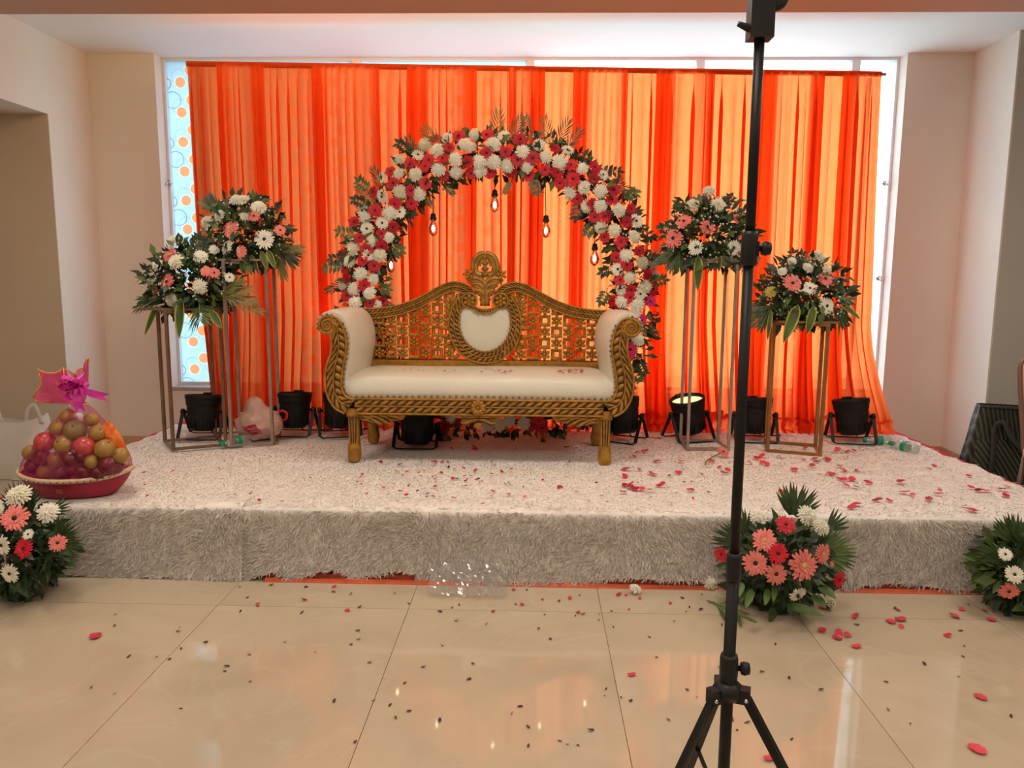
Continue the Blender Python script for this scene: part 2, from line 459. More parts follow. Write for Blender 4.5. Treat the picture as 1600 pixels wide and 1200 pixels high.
# ---- window: frame, mullions, panes under a printed frosted film
def film_mat(name, straight, wash):
    m, nt, b = new_mat(name); nt.nodes.remove(b)
    N, L = nt.nodes.new, nt.links.new
    tc = N('ShaderNodeTexCoord'); sp = N('ShaderNodeSeparateXYZ'); L(tc.outputs['Object'], sp.inputs[0])
    def mth(op, a, b=None, c=None):
        n = N('ShaderNodeMath'); n.operation = op
        for i, q in enumerate((a, b, c)):
            if q is None: continue
            if isinstance(q, (int, float)): n.inputs[i].default_value = q
            else: L(q, n.inputs[i])
        return n.outputs[0]
    X, Z = sp.outputs[0], sp.outputs[2]
    def dist(px, pz, ox, oz):
        fx = mth('MULTIPLY', mth('SUBTRACT', mth('FRACT', mth('DIVIDE', mth('ADD', X, ox + 50 * px), px)), 0.5), px)
        fz = mth('MULTIPLY', mth('SUBTRACT', mth('FRACT', mth('DIVIDE', mth('ADD', Z, oz + 50 * pz), pz)), 0.5), pz)
        return mth('SQRT', mth('ADD', mth('MULTIPLY', fx, fx), mth('MULTIPLY', fz, fz)))
    def disc(d, r): return mth('LESS_THAN', d, r)
    def ring(d, r, w): return mth('LESS_THAN', mth('ABSOLUTE', mth('SUBTRACT', d, r)), w)
    P = 0.218
    d1 = dist(0.29, P, 0.150, 0.062); d2 = dist(0.29, P, 0.228, 0.15)
    d3 = dist(0.29, P * 2, 0.0, 0.17); d4 = dist(0.29, P * 2, 0.05, 0.05); d5 = dist(0.145, P, 0.02, 0.11)
    def mixc(f, a, b):
        n = N('ShaderNodeMix'); n.data_type = 'RGBA'; L(f, n.inputs[0])
        for i, q in ((6, a), (7, b)):
            if isinstance(q, tuple): n.inputs[i].default_value = (*q, 1)
            else: L(q, n.inputs[i])
        return n.outputs[2]
    c = mixc(ring(d5, 0.055, 0.0022), (0.68, 0.82, 0.88), (0.52, 0.66, 0.76))
    c = mixc(ring(d3, 0.060, 0.003), c, (0.40, 0.52, 0.66))
    c = mixc(ring(d4, 0.040, 0.003), c, (0.36, 0.42, 0.52))
    c = mixc(disc(d2, 0.046), c, (0.85, 0.93, 0.95)); c = mixc(disc(d2, 0.039), c, (0.95, 0.58, 0.38))
    c = mixc(disc(d1, 0.047), c, (0.85, 0.93, 0.95)); c = mixc(disc(d1, 0.040), c, (0.95, 0.58, 0.38))
    if wash > 0:
        n = N('ShaderNodeMix'); n.data_type = 'RGBA'; n.inputs[0].default_value = wash; L(c, n.inputs[6]); n.inputs[7].default_value = (0.92, 0.98, 1.0, 1); c = n.outputs[2]
    tr = N('ShaderNodeBsdfTransparent'); L(c, tr.inputs[0])
    tl = N('ShaderNodeBsdfTranslucent'); L(c, tl.inputs[0])
    df = N('ShaderNodeBsdfDiffuse'); L(c, df.inputs[0])
    m1 = N('ShaderNodeMixShader'); m1.inputs[0].default_value = 0.25; L(tl.outputs[0], m1.inputs[1]); L(df.outputs[0], m1.inputs[2])
    m2 = N('ShaderNodeMixShader'); m2.inputs[0].default_value = straight; L(m1.outputs[0], m2.inputs[1]); L(tr.outputs[0], m2.inputs[2])
    L(m2.outputs[0], nt.nodes['Material Output'].inputs[0])
    return m
M['film'] = film_mat('printed_frosted_film', 0.30, 0.0); M['film_blown'] = film_mat('overexposed_printed_film', 0.62, 0.7)  # second one is the same film, print washed out to paint in overexposure
M['window_frame'] = mat('pale_aluminium', (0.80, 0.85, 0.88), 0.4, metal=0.3)
wf = MB()
fw = 0.035
wf.box(WX0, WX0 + 0.02, YG - 0.03, YG + 0.03, 0.492, ZC).box(WX1 - 0.02, WX1, YG - 0.03, YG + 0.03, 0.492, ZC)
wf.box(WX0 + 0.02, WX1 - 0.02, YG - 0.03, YG + 0.03, 0.492, 0.515).box(WX0 + 0.02, WX1 - 0.02, YG - 0.03, YG + 0.03, ZC - 0.02, ZC)
win = struct('window_1', wf, M['window_frame'])
mull = [-1.35, -0.05, 1.2, 2.33]
edges = [WX0 + 0.02] + mull + [WX1 - 0.02]
for i, x in enumerate(mull):
    o = MB().box(x - 0.03, x + 0.03, YG - 0.03, YG + 0.03, 0.515, ZC - 0.02).build('mullion', M['window_frame'], win); o['kind'] = 'structure'
for a, b in zip(edges, edges[1:]):
    x0 = a + (0.03 if a in mull else 0); x1 = b - (0.03 if b in mull else 0)
    o = MB().box(x0, x1, YG + 0.004, YG + 0.006, 0.515, ZC - 0.02).build('pane', M['film'] if a < -0.5 else M['film_blown'], win); o['kind'] = 'structure'
# outside: ground and an unseen block added to dim the left half of the window
struct('ground_outside', MB().box(-30, 30, 6.6, 40, -4, -3.8), mat('outside_ground', (0.30, 0.28, 0.25), 0.9))
nb = thing('window_light_blocker', 'unseen block outside, added to dim the left part of the window', 'light blocker', (-6.2, 7.6, -3.8))
MB().box(-6, 5.3, 0, 4, 0, 13).build('wall', mat('blocker_blue_grey', (0.24, 0.31, 0.36), 0.8, var=0.04, scale=0.6), nb)
MB().box(-6.2, 5.5, -0.25, 4.2, 13, 13.3).build('blocker_slab', mat('grey_concrete', (0.35, 0.35, 0.34), 0.8), nb)

# small fittings on the window: latch on the left jamb, stops on the right
def fitting(px, py, label):
    p = at(px, py, YG - 0.045)
    t_ = thing('window_latch', label, 'latch', p)
    T = Matrix.Rotation(PI / 2, 4, 'X')
    MB().lathe([(0.0, 0), (0.02, 0), (0.022, 0.006), (0.012, 0.012), (0.0, 0.013)], 14, T).build('latch_plate', M['chrome'], t_, (0, 0.02, 0))
    MB().tube([(0, 0.01, 0), (0, -0.02, 0), (0.0, -0.03, -0.02)], 0.006, 8).build('latch_lever', M['chrome'], t_)
fitting(263, 286, 'small metal catch on the left window edge beside the printed film')
fitting(1384, 286, 'round grey window stop, upper one right of the orange curtain')
fitting(1374, 435, 'round grey window stop, lower one right of the orange curtain')

# ================================================================== STAGE
SX0, SX1, SY0, SY1, SZ = -2.5, 2.5, 3.365, 5.40, 0.322
st = thing('stage_platform', 'low red carpeted platform under the white shag rugs', 'stage', (0, 0, 0))
MB().box(SX0 + 0.01, SX1 - 0.01, SY0 + 0.01, SY1, 0, SZ - 0.006).build('platform_box', M['red_carpet'], st)
MB().box(SX0, SX1, SY0, SY1 + 0.01, SZ - 0.006, SZ).build('carpet_top', M['red_carpet'], st)
mm = MB().box(-1.2, 1.98, 3.300, SY0 - 0.003, 0.0, 0.006).box(-1.2, 1.98, 3.308, 3.320, 0.006, 0.016).box(-1.2, 1.98, 3.348, SY0 - 0.003, 0.006, 0.024)
tag(mm.build('floor_mat', M['orange_mat']), 'coral red mat edge on the floor showing below the white rugs', 'mat')

ZT = SZ + 0.008                                  # rug surface
def field(x, y, seed):
    return (np.sin(3.1 * x + 1.7 * y + seed) + 0.7 * np.sin(7.3 * x - 5.1 * y + 2 * seed) + 0.5 * np.sin(13.7 * y + 9.1 * x + 3 * seed) + 0.35 * np.sin(29 * x + 23 * y + seed)) 
def wrinkle(x, y):
    """Low soft folds of the loose rugs on the platform."""
    w = 0.010 * np.exp(-((y - (4.15 + 0.25 * (x - 2.0))) / 0.05) ** 2) * (x > 1.5)
    w += 0.008 * np.exp(-((y - (4.5 + 0.5 * (x - 1.9))) / 0.04) ** 2) * (x > 1.3)
    w += 0.008 * np.exp(-((x + 1.33 - 0.35 * (y - 3.4)) / 0.03) ** 2) * (y < 4.1)
    w += 0.012 * np.exp(-((x + 2.25 - 0.12 * np.sin(5 * y)) / 0.05) ** 2) * (y > 3.9)
    w += 0.004 * np.sin(5.3 * x + 2 * y) * np.sin(4.1 * y - x)
    return np.maximum(w, -0.002)

def pile_mesh(name, pos, nrm, lean, L, W, upk, lk, mt='fur_top'):
    n = len(pos)
    side = np.cross(nrm, lean); side /= np.linalg.norm(side, axis=1)[:, None] + 1e-9
    Lc = L[:, None]; Wc = W[:, None]
    p0 = pos - side * Wc * .5; p1 = pos + side * Wc * .5
    m = pos + nrm * Lc * upk * .75 + lean * Lc * lk * .45
    p2 = m - side * Wc * .42; p3 = m + side * Wc * .42
    p4 = pos + nrm * Lc * upk + lean * Lc * lk
    V = np.stack([p0, p1, p2, p3, p4], 1).reshape(-1, 3)
    i = np.arange(n) * 5
    me = bpy.data.meshes.new(name)
    nf = n * 2
    loops = np.stack([i, i + 1, i + 3, i + 2, i + 2, i + 3, i + 4], 1).reshape(-1)
    ls = np.stack([np.arange(n) * 7, np.arange(n) * 7 + 4], 1).reshape(-1)
    me.vertices.add(len(V)); me.vertices.foreach_set('co', V.astype(np.float32).ravel())
    me.loops.add(len(loops)); me.loops.foreach_set('vertex_index', loops.astype(np.int32))
    me.polygons.add(nf); me.polygons.foreach_set('loop_start', ls.astype(np.int32))
    me.update(calc_edges=True); me.validate()
    me.materials.append(M[mt])
    return me

def rug(label, xl, xr, yback, zbot, lift=0.0, seed=1, top=True, dens_front=17000, dens_top=8500, lean0=-1.9):
    """xl, xr: functions of y (edges on top); zbot: function of x (hem height at the front)."""
    rg = np.random.default_rng(seed)
    root = thing('shag_rug', label, 'rug', (0, 0, 0), 0, 'white shag rugs over the platform')
    yf = SY0 - 0.012 - lift; zt = ZT + lift; rc = 0.02
    b = MB()
    yb = yback if top else SY0 + 0.03
    def surf(u, t):
        if t < 0.6:
            y = yb + (SY0 + rc - yb) * (t / 0.6)
            x = xl(y) + (xr(y) - xl(y)) * u
            return (x, y, zt + float(wrinkle(np.float64(x), np.float64(y))))
        s = (t - 0.6) / 0.4
        x0 = xl(SY0); x = x0 + (xr(SY0) - x0) * u
        if s < 0.25:
            a = s / 0.25 * PI / 2
            return (x, SY0 + rc - (rc + 0.012 + lift) * math.sin(a), zt - rc * (1 - math.cos(a)))
        k = (s - 0.25) / 0.75
        zz = zt - rc; zb = zbot(x)
        return (x, yf - 0.006 * math.sin(9 * x + seed) * k - 0.03 * k * k, zz + (zb - zz) * k)
    b.grid(surf, max(4, int((xr(SY0) - xl(SY0)) / 0.05)), 36)
    b.build('rug_backing', M['fur_base'], root)
    # pile on the front
    w = xr(SY0) - xl(SY0)
    n = int(w * 0.33 * dens_front)
    x = xl(SY0) + rg.random(n) * w
    k = rg.random(n) ** 0.95
    zb = np.array([zbot(v) for v in x]); zz = zt - rc * 0.6
    z = zz + (zb - zz) * k
    y = yf - 0.006 * np.sin(9 * x + seed) * k - 0.03 * k * k
    ang = lean0 + 0.60 * field(x * 1.6, z * 4, seed) + rg.normal(0, 0.45, n)
    lean = np.stack([np.cos(ang), np.zeros(n), np.sin(ang)], 1)
    nrm = np.tile([0, -1.0, 0], (n, 1)); nrm[:, 2] = 0.25
    me = pile_mesh('pile', np.stack([x, y, z], 1), nrm, lean, rg.uniform(0.020, 0.040, n), rg.uniform(0.0034, 0.0062, n), 0.50, 0.85, 'fur_front')
    put('pile', me, root, kind='stuff')
    if top:
        ym = 4.15
        pts = []
        for (ya, ybk, dn) in ((SY0 - 0.005, ym, dens_top), (ym, yback, dens_top * 0.5)):
            n = int((ybk - ya) * (xr(SY0) - xl(SY0)) * dn)
            yy = ya + rg.random(n) * (ybk - ya)
            xa = np.array([xl(v) for v in yy]); xb = np.array([xr(v) for v in yy])
            pts.append(np.stack([xa + rg.random(n) * (xb - xa), yy], 1))
        p = np.concatenate(pts); x, y = p[:, 0], p[:, 1]; n = len(x)
        z = zt + wrinkle(x, y) - 0.001
        ang = -1.5 + 0.45 * field(x, y, seed + 4) + rg.normal(0, 0.45, n)
        lean = np.stack([np.cos(ang), np.sin(ang), np.zeros(n)], 1)
        nrm = np.tile([0, 0, 1.0], (n, 1))
        sc = np.where(y > ym, 1.3, 1.0)
        me = pile_mesh('pile', np.stack([x, y, z], 1), nrm, lean, rg.uniform(0.014, 0.024, n) * sc, rg.uniform(0.0035, 0.006, n) * sc, 0.24, 1.0)
        put('pile', me, root, kind='stuff')
    return root
def jag(f, a=0.012, s=1.0):
    return lambda y: f(y) + a * math.sin(31 * y + s) + a * 0.7 * math.sin(67 * y + 2 * s)
rug('white shag rug on the left third of the platform, under the fruit basket', jag(lambda y: -2.47), lambda y: -1.30 + 0.30 * (y - 3.365), 5.22,
    lambda x: 0.004 + 0.004 * math.sin(14 * x), 0.0, 3, lean0=-2.6)
rug('white shag rug in the middle, hem lifted off the coral mat', lambda y: -1.34 + 0.33 * (y - 3.365), lambda y: -0.49, 5.22,
    lambda x: 0.045 + 0.012 * math.sin(21 * x + 1.2) - 0.035 * math.exp(-((x + 1.30) / 0.15) ** 2) - 0.045 * math.exp(-((x + 0.80) / 0.035) ** 2) - 0.040 * math.exp(-((x + 1.07) / 0.04) ** 2), 0.004, 5, lean0=-2.4)
rug('narrow white shag strip hanging over the platform front at its left third', lambda y: -1.475, lambda y: -1.305, 3.5,
    lambda x: 0.004, 0.012, 7, top=False, lean0=-1.7)
rug('largest white shag rug, reaching from under the bench to the right platform edge', lambda y: -0.525, jag(lambda y: 2.47 - 0.03 * (y - 3.4), 0.016), 5.14,
    lambda x: 0.004 + 0.036 / (1 + math.exp(-(x - 0.25) / 0.05)) * (1 - 1 / (1 + math.exp(-(x - 0.98) / 0.04)) + 0.85 * math.exp(-((x - 1.62) / 0.22) ** 4)) + 0.004 * math.sin(17 * x), 0.008, 9, lean0=-1.75)

# ================================================================== BACKDROP CURTAIN
YC = 5.30
bd = thing('backdrop_curtain', 'tall orange voile backdrop curtain hung in folds behind the bench', 'curtain', (0, YC, SZ))
def ztop(x):  return 2.735 - 0.0145 * (x + 2.28)        # the cross bar sags a little to the right
def curtain_panel(name, x0, x1, y0, seed, flare=(0, 0), lam=(0.030, 0.070), mtl='cloth'):
    r = random.Random(seed)
    prof = []
    u = x0
    folds = []
    while u < x1 - 0.02:
        l = r.uniform(*lam)
        if r.random() < 0.22: l *= 1.7
        folds.append((u, min(l, x1 - u), r.uniform(0.020, 0.065) * min(1, l / 0.05), r.uniform(0.02, 0.20) if r.random() < 0.72 else r.uniform(0.26, 0.42)))
        u += l
    for (u0, l, dpt, ov) in folds:
        ns = 12
        for i in range(ns):
            s_ = i / ns
            prof.append((u0 + l * (s_ + ov * math.sin(2 * PI * s_) ), -dpt * (1 - math.cos(2 * PI * s_)) / 2, u0 + l * s_))
    prof.append((x1, 0, x1))
    n = len(prof); NZ, NP = 26, 9
    ph = r.uniform(0, 9)
    zb = 0.43
    def pt(i, j):
        px, py, uu = prof[i]
        e = (uu - x0) / (x1 - x0)
        if j < NZ:
            t_ = j / (NZ - 1)
            zt_ = ztop(uu); z = zt_ + (zb - zt_) * t_
            amp = 0.35 + 0.65 * min(1, t_ / 0.10)
            lowk = max(0, (t_ - 0.72) / 0.28)
            drift = 0.015 * math.sin(2.1 * uu + ph + 2.2 * t_) * t_ + 0.03 * lowk * math.sin(9 * uu + ph)
            fl = flare[0] * (1 - e) + flare[1] * e
            x = uu + (px - uu) * amp + drift + fl * (0.3 * t_ + 0.7 * lowk ** 1.6)
            y = y0 + py * amp * (1 + 0.9 * lowk) - 0.05 * lowk ** 2
            return (x, y, z)
        k = (j - NZ + 1) / NP
        bx, by, bz = pt(i, NZ - 1)
        nz = mnoise.noise(Vector((uu * 9 + seed, k * 3.0, 0.0))); nz2 = mnoise.noise(Vector((uu * 23 + seed, k * 6.0, 5.0)))
        out = 0.07 + 0.025 * math.sin(5 * uu + ph)
        x = bx + 0.03 * nz * k + 0.02 * nz2
        y = by - out * k + 0.02 * nz2 * k
        z = (SZ + 0.012) + (zb - SZ - 0.012) * (1 - k) ** 1.7 + (0.060 + 0.080 * abs(nz2)) * math.sin(PI * min(1, k * 1.02)) * (0.6 + 0.8 * nz)
        return (x, y, max(SZ + 0.012, z))
    b = MB()
    vs = [pt(i, j) for j in range(NZ + NP) for i in range(n)]
    fs = [(j * n + i, j * n + i + 1, (j + 1) * n + i + 1, (j + 1) * n + i) for j in range(NZ + NP - 1) for i in range(n - 1)]
    b.add(vs, fs, 0, True)
    o = b.build(name, M[mtl], None)
    o.parent = bd; o.location = (0, -YC, -SZ)
    return o
cuts = [(290, 352, 0.03), (338, 412, 0), (388, 508, 0.035), (486, 592, 0), (580, 668, 0.035), (636, 745, 0), (722, 806, 0.035), (795, 852, 0), (828, 922, 0.035), (896, 982, 0), (972, 1058, 0.035), (1026, 1118, 0), (1104, 1219, 0.035), (1186, 1290, 0), (1270, 1340, 0.035), (1318, 1378, 0)]
for i, (a, b_, dy) in enumerate(cuts):
    xa = at(a, 110, YC).x; xb = at(b_, 110, YC).x
    curtain_panel('curtain_panel', xa, xb, YC + dy, 20 + i, (0.06 if i == 0 else 0.0, 0.17 if i == len(cuts) - 1 else 0.02), mtl='cloth')
# pole pocket along the top, the bar inside it, two posts behind
pb = MB()
xa, xb = at(290, 100, YC).x, at(1379, 117, YC).x
def pocket(u, v):
    x = xa + (xb - xa) * u; a = 2 * PI * v
    return (x, YC + 0.012 + (0.014 + 0.003 * math.sin(150 * x) + 0.002 * math.sin(61 * x + 1)) * math.sin(a), ztop(x) + 0.002 + 0.018 * math.cos(a))
pb.grid(pocket, 420, 11)
o = pb.build('pole_pocket', M['cloth'], bd, (0, -YC, -SZ))
o = MB().tube([(xa + 0.005, YC + 0.012, ztop(xa)), (xb + 0.025, YC + 0.012, ztop(xb))], 0.009, 10).build('cross_bar', M['stand_grey'], bd, (0, -YC, -SZ))
for x in (xa + 0.06, xb - 0.06):
    MB().tube([(x, YC + 0.06, SZ), (x, YC + 0.06, ztop(x) - 0.012)], 0.016, 10).build('post', M['stand_grey'], bd, (0, -YC, -SZ))
# ================================================================== GILT BENCH
YF, YK = 4.20, 4.72                                # front plane and back-rest plane
ZS = SZ + 0.020                                     # what stands on the pile
SOX = -0.300
so = thing('wedding_sofa', 'carved gilt wooden sofa with cream leatherette seat, scroll arms and pierced back', 'sofa', (SOX, 4.45, ZS))
def sf(px, py, dy=0.0):                             # front-plane point, local to the sofa
    p = at(px, py, YF); return Vector((p.x - SOX, YF - 4.45 + dy, p.z - ZS))
XBC = at(758.3, 520, YK).x
def sb(px, py, dy=0.0):                             # back-rest point, local, centred on the medallion
    p = at(px, py, YK); return Vector((p.x - XBC, YK - 4.45 + dy, p.z - ZS))
def mir(v): return Vector((-v.x, v.y, v.z))
class Poly:
    def __init__(s, P):
        s.P = P; s.d = [0.0]
        for a, b in zip(P, P[1:]): s.d.append(s.d[-1] + (b - a).length)
        s.L = s.d[-1]
    def __call__(s, t):
        t = min(1, max(0, t)) * s.L
        lo, hi = 0, len(s.d) - 2
        while lo < hi:
            mid = (lo + hi + 1) // 2
            if s.d[mid] <= t: lo = mid
            else: hi = mid - 1
        u = (t - s.d[lo]) / max(1e-9, s.d[lo + 1] - s.d[lo])
        return s.P[lo].lerp(s.P[lo + 1], u)
GD = [M['gold'], M['gold_dark']]
def carved_band(b, A, B, depth=0.03, pitch=0.034, h=0.008, lanes=2, slant=0.8, edge=0.006, dirs=(1, 1)):
    """Gilt moulding between edge curves A and B (same plane): dark ground, raised edges, slanted leaf lobes."""
    n = len(A)
    vs = []
    for a, c in zip(A, B):
        vs += [a, c, c + Vector((0, depth, 0)), a + Vector((0, depth, 0))]
    fr = []; sd = []
    for i in range(n - 1):
        o = i * 4; q = o + 4
        fr.append((o, q, q + 1, o + 1))
        sd += [(o + 1, q + 1, q + 2, o + 2), (o + 2, q + 2, q + 3, o + 3), (o + 3, q + 3, q, o)]
    sd += [(0, 1, 2, 3), tuple((n - 1) * 4 + k for k in (3, 2, 1, 0))]
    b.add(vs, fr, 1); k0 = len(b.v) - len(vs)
    for f in sd:
        b.f.append(tuple(i + k0 for i in f)); b.m.append(0); b.s.append(False)
    up = Vector((0, -0.003, 0))
    b.tube([a.lerp(c, 0.04) + up for a, c in zip(A, B)], edge, 6, 0)
    b.tube([a.lerp(c, 0.96) + up for a, c in zip(A, B)], edge, 6, 0)
    if lanes == 2: b.tube([a.lerp(c, 0.5) + up for a, c in zip(A, B)], edge * 0.75, 6, 0)
    pa, pb_ = Poly(A), Poly(B)
    L = (pa.L + pb_.L) / 2; cnt = max(2, int(L / pitch))
    rng = [(0.10, 0.45), (0.55, 0.90)] if lanes == 2 else [(0.12, 0.88)]
    for li, (v0, v1) in enumerate(rng):
        wid = ((A[n // 2] - B[n // 2]).length) * (v1 - v0)
        sl = slant * wid / L * dirs[li]
        for i in range(cnt):
            N_ = 4; V = []
            for r_ in range(N_):
                for c_ in range(N_):
                    a_ = -1 + 2 * r_ / (N_ - 1); b2 = -1 + 2 * c_ / (N_ - 1)
                    # lobe outline: a lens narrowing at its ends
                    v = (v0 + v1) / 2 + (v1 - v0) / 2 * b2
                    s = (i + 0.5 + 0.345 * a_ * (1 - 0.35 * b2 * b2)) / cnt + sl * b2 * 0.5
                    p = pa(s).lerp(pb_(s), v)
                    hh = h * (1 - a_ ** 4) * (1 - b2 ** 4) ** 0.7
                    V.append(p - Vector((0, hh + 0.0006, 0)))
            b.add(V, [(r_ * N_ + c_, r_ * N_ + c_ + 1, (r_ + 1) * N_ + c_ + 1, (r_ + 1) * N_ + c_) for r_ in range(N_ - 1) for c_ in range(N_ - 1)], 0, True)
    return b
def spiral(c, r0, r1, turns, a0, n=40, sgn=1):
    return [c + Vector((math.cos(a0 + sgn * 2 * PI * turns * i / n), 0, math.sin(a0 + sgn * 2 * PI * turns * i / n))) * (r0 + (r1 - r0) * i / n) for i in range(n + 1)]

# --- scroll arms
outer_px = [(530, 510), (523, 516), (518.5, 526), (519.5, 540), (517, 555), (511.5, 570), (509, 586), (510, 605), (515, 622), (525, 637), (540, 645.5)]
inner_px = [(529, 496.5), (536, 505), (541, 518), (544, 533), (543.5, 548), (540.5, 566), (538, 583), (536.5, 600), (540, 613), (547, 619.5), (558, 621.5)]
def arm(side):
    T = (lambda v: v) if side < 0 else mir
    body = MB()
    prof = [(548, 622), (540, 600), (541.5, 583), (544, 567), (547, 550), (548, 535), (546, 519), (541, 504), (533, 493), (523, 487), (511, 486.5), (502, 491), (496.5, 501), (498, 512), (506, 520), (514, 524), (518.5, 532), (518.5, 545), (516, 558), (511, 573), (509.5, 590), (511, 608), (518, 624), (535, 640)]
    P = crom([sf(*p) for p in prof], 3)
    n = len(P); vs = []
    ys = [0.0, 0.012, 0.16, 0.32, 0.47, 0.505]
    cen = sum(P, Vector()) / n
    for k, dy in enumerate(ys):
        for p in P:
            q = p + Vector((0, dy, 0))
            f = dy / 0.5
            if k == 0: q = cen.lerp(q, 0.985); q.y = p.y + dy
            if p.x > cen.x: q.x += 0.040 * f
            bul = 0.010 * math.sin(PI * f)
            q += Vector((bul * (1 if p.x > cen.x else -0.4), 0, bul * 0.6))
            if k == len(ys) - 1: q.x = cen.x + (q.x - cen.x) * 0.92; q.z = cen.z + (q.z - cen.z) * 0.97
            vs.append(T(q))
    fs = [(k * n + i, k * n + (i + 1) % n, (k + 1) * n + (i + 1) % n, (k + 1) * n + i) for k in range(len(ys) - 1) for i in range(n)]
    body.add(vs, fs, 0, True); body.add([vs[i] for i in range(n)], [tuple(range(n))], 0); body.add([vs[-n + i] for i in range(n)], [tuple(range(n))], 0)
    a = body.build('armrest', M['leather'], so)
    # gathered pleats round the roll
    pl = MB()
    for i in range(13):
        t_ = i / 12; an = PI * (1.02 - 1.0 * t_)
        c = sf(513.7, 508); r0, r1 = 0.058, 0.066
        p0 = c + Vector((math.cos(an) * r0, -0.004, math.sin(an) * r0)); p1 = c + Vector((math.cos(an) * r1, 0.012, math.sin(an) * r1)); p2 = c + Vector((math.cos(an) * (r1 + 0.004), 0.05, math.sin(an) * (r1 + 0.004)))
        pl.tube([T(p0), T(p1), T(p2)], [0.005, 0.005, 0.001], 6, 0)
    pl.build('pleats', M['leather'], a)
    fr = MB()
    A = crom([T(sf(*p, -0.030)) for p in outer_px], 5); B = crom([T(sf(*p, -0.030)) for p in inner_px], 5)
    carved_band(fr, A, B, 0.045, 0.042, 0.008, slant=1.1, dirs=(-1, 1))
    c = T(sf(513.7, 508, -0.030))
    # volute: disc with a raised spiral
    prf = [c + Vector((math.cos(2 * PI * i / 28), 0, math.sin(2 * PI * i / 28))) * 0.052 for i in range(28)]
    fr.prism([(p.x, p.z) for p in prf], c.y - 0.004, c.y + 0.045, 0, True)
    o_ = c + Vector((0, -0.006, 0))
    fr.tube(spiral(o_, 0.049, 0.006, 2.4, PI / 2, 60, 1 if side < 0 else -1), [0.0075 - 0.003 * i / 60 for i in range(61)], 6, 0)
    fr.tube(spiral(o_ + Vector((0, 0.004, 0)), 0.0415, 0.004, 2.2, PI / 2, 56, 1 if side < 0 else -1), 0.0026, 5, 1)
    top = crom([T(sf(*p, -0.030)) for p in [(516, 493), (523, 493.5), (529, 496.5)]], 4); bot = crom([T(sf(*p, -0.030)) for p in [(516, 500), (523, 504), (530, 510)]], 4)
    carved_band(fr, bot, top, 0.045, 0.03, 0.006, lanes=1, slant=0.6)
    fr.build('scroll_frame', GD, a)
    return a
arm(-1); arm(1)

# --- front rail with centre rosette
fr = MB()
zt_, zb_ = sf(650, 621.5).z, sf(650, 646.5).z
xr_ = abs(sf(556, 630).x)
yfr = YF - 4.45 - 0.030
xs = [-xr_ + 2 * xr_ * i / 40 for i in range(41)]
carved_band(fr, [Vector((x, yfr, zb_)) for x in xs], [Vector((x, yfr, zt_)) for x in xs], 0.045, 0.046, 0.008, slant=1.2, dirs=(1, 1))
rail = fr.build('front_rail', GD, so)
def rosette_mb(r, petals=6, ball=0.3, th=0.35):
    b = MB()
    for i in range(petals):
        a = 2 * PI * (i + 0.5) / petals
        b.ball(Vector((math.cos(a) * r * 0.6, 0, math.sin(a) * r * 0.6)), 1.0, 8, 5, 0, Matrix.Rotation(-a, 4, 'Y'), (r * 0.42, r * th, r * 0.30))
    b.ball(Vector((0, -r * 0.12, 0)), r * ball, 8, 5, 0)
    return b
M['gold_bright'] = mat('worn_bright_gilt', (0.52, 0.30, 0.07), 0.36, metal=0.4, var=0.25, scale=30)
ros = MB(); rb_ = rosette_mb(0.044, 10, 0.22)
rb_.prism([(0.040 * math.cos(2 * PI * i / 20), 0.040 * math.sin(2 * PI * i / 20)) for i in range(20)], 0.0, 0.012, 1)
rb_.build('rosette', GD, rail, Vector((sf(748, 634).x, yfr - 0.012, (zt_ + zb_) / 2)))
# seat box and cushion
bx = MB().box(-0.72, 0.72, yfr + 0.04, YK - 4.45 + 0.02, zb_ + 0.01, zt_ + 0.005)
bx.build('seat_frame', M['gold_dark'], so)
zc = sf(750, 589).z
y_b = YK - 4.45 - 0.005
sec = [(y_b, zt_), (y_b, zc - 0.012), (y_b - 0.05, zc + 0.002), (y_b - 0.2, zc + 0.010), (-0.10, zc + 0.008), (-0.20, zc - 0.004), (-0.236, zc - 0.022), (-0.252, zc - 0.055), (-0.256, zc - 0.09), (-0.250, zt_ - 0.004)]
secp = crom([Vector((0, y, z)) for y, z in sec], 4)
cb = MB()
def seat(u, v):
    p = secp[int(round(v * (len(secp) - 1)))]
    x = -0.735 + 1.47 * u
    e = 1 - max(0, (abs(x) - 0.60) / 0.135) ** 2 * 0.18
    return (x, p.y, zt_ + (p.z - zt_) * e + 0.003 * math.sin(5 * x) * (p.z > zt_ + 0.05))
cb.grid(seat, 40, len(secp))
cb.build('seat_cushion', M['leather'], so)

# --- back rest
up_px = [(566, 481.8), (580, 481.5), (603, 480), (623, 476), (645, 468.7), (663, 460), (681, 450), (697, 442.7), (711, 440), (725, 442.3), (736.7, 449), (743.5, 460), (745, 470)]
lo_px = [(566, 498.2), (582, 498), (603, 496), (623, 492.7), (640.7, 487), (660.7, 479), (676.7, 469.5), (692.7, 460.5), (707, 455.5), (716, 456), (724, 460), (729.5, 466), (730, 473)]
top_low = None
bk = MB()
for T in ((lambda v: v), mir):
    A = crom([T(sb(*p)) for p in up_px], 4); B = crom([T(sb(*p)) for p in lo_px], 4)
    carved_band(bk, B, A, 0.035, 0.026, 0.007, slant=0.9, edge=0.0055, dirs=(1, 1) if T is not mir else (1, 1))
    st_ = [T(sb(x, y)) for x, y in ((572, 497), (584.5, 497), (584.5, 580), (572, 580))]
    bk.prism([(p.x, p.z) for p in st_], st_[0].y, st_[0].y + 0.03, 0)
zq0, zq1 = sb(758, 579).z, sb(758, 563.5).z
xq = abs(sb(576, 570).x)
bk.box(-xq, xq, YK - 4.45 - 0.002, YK - 4.45 + 0.033, zq0, zq1, 0)
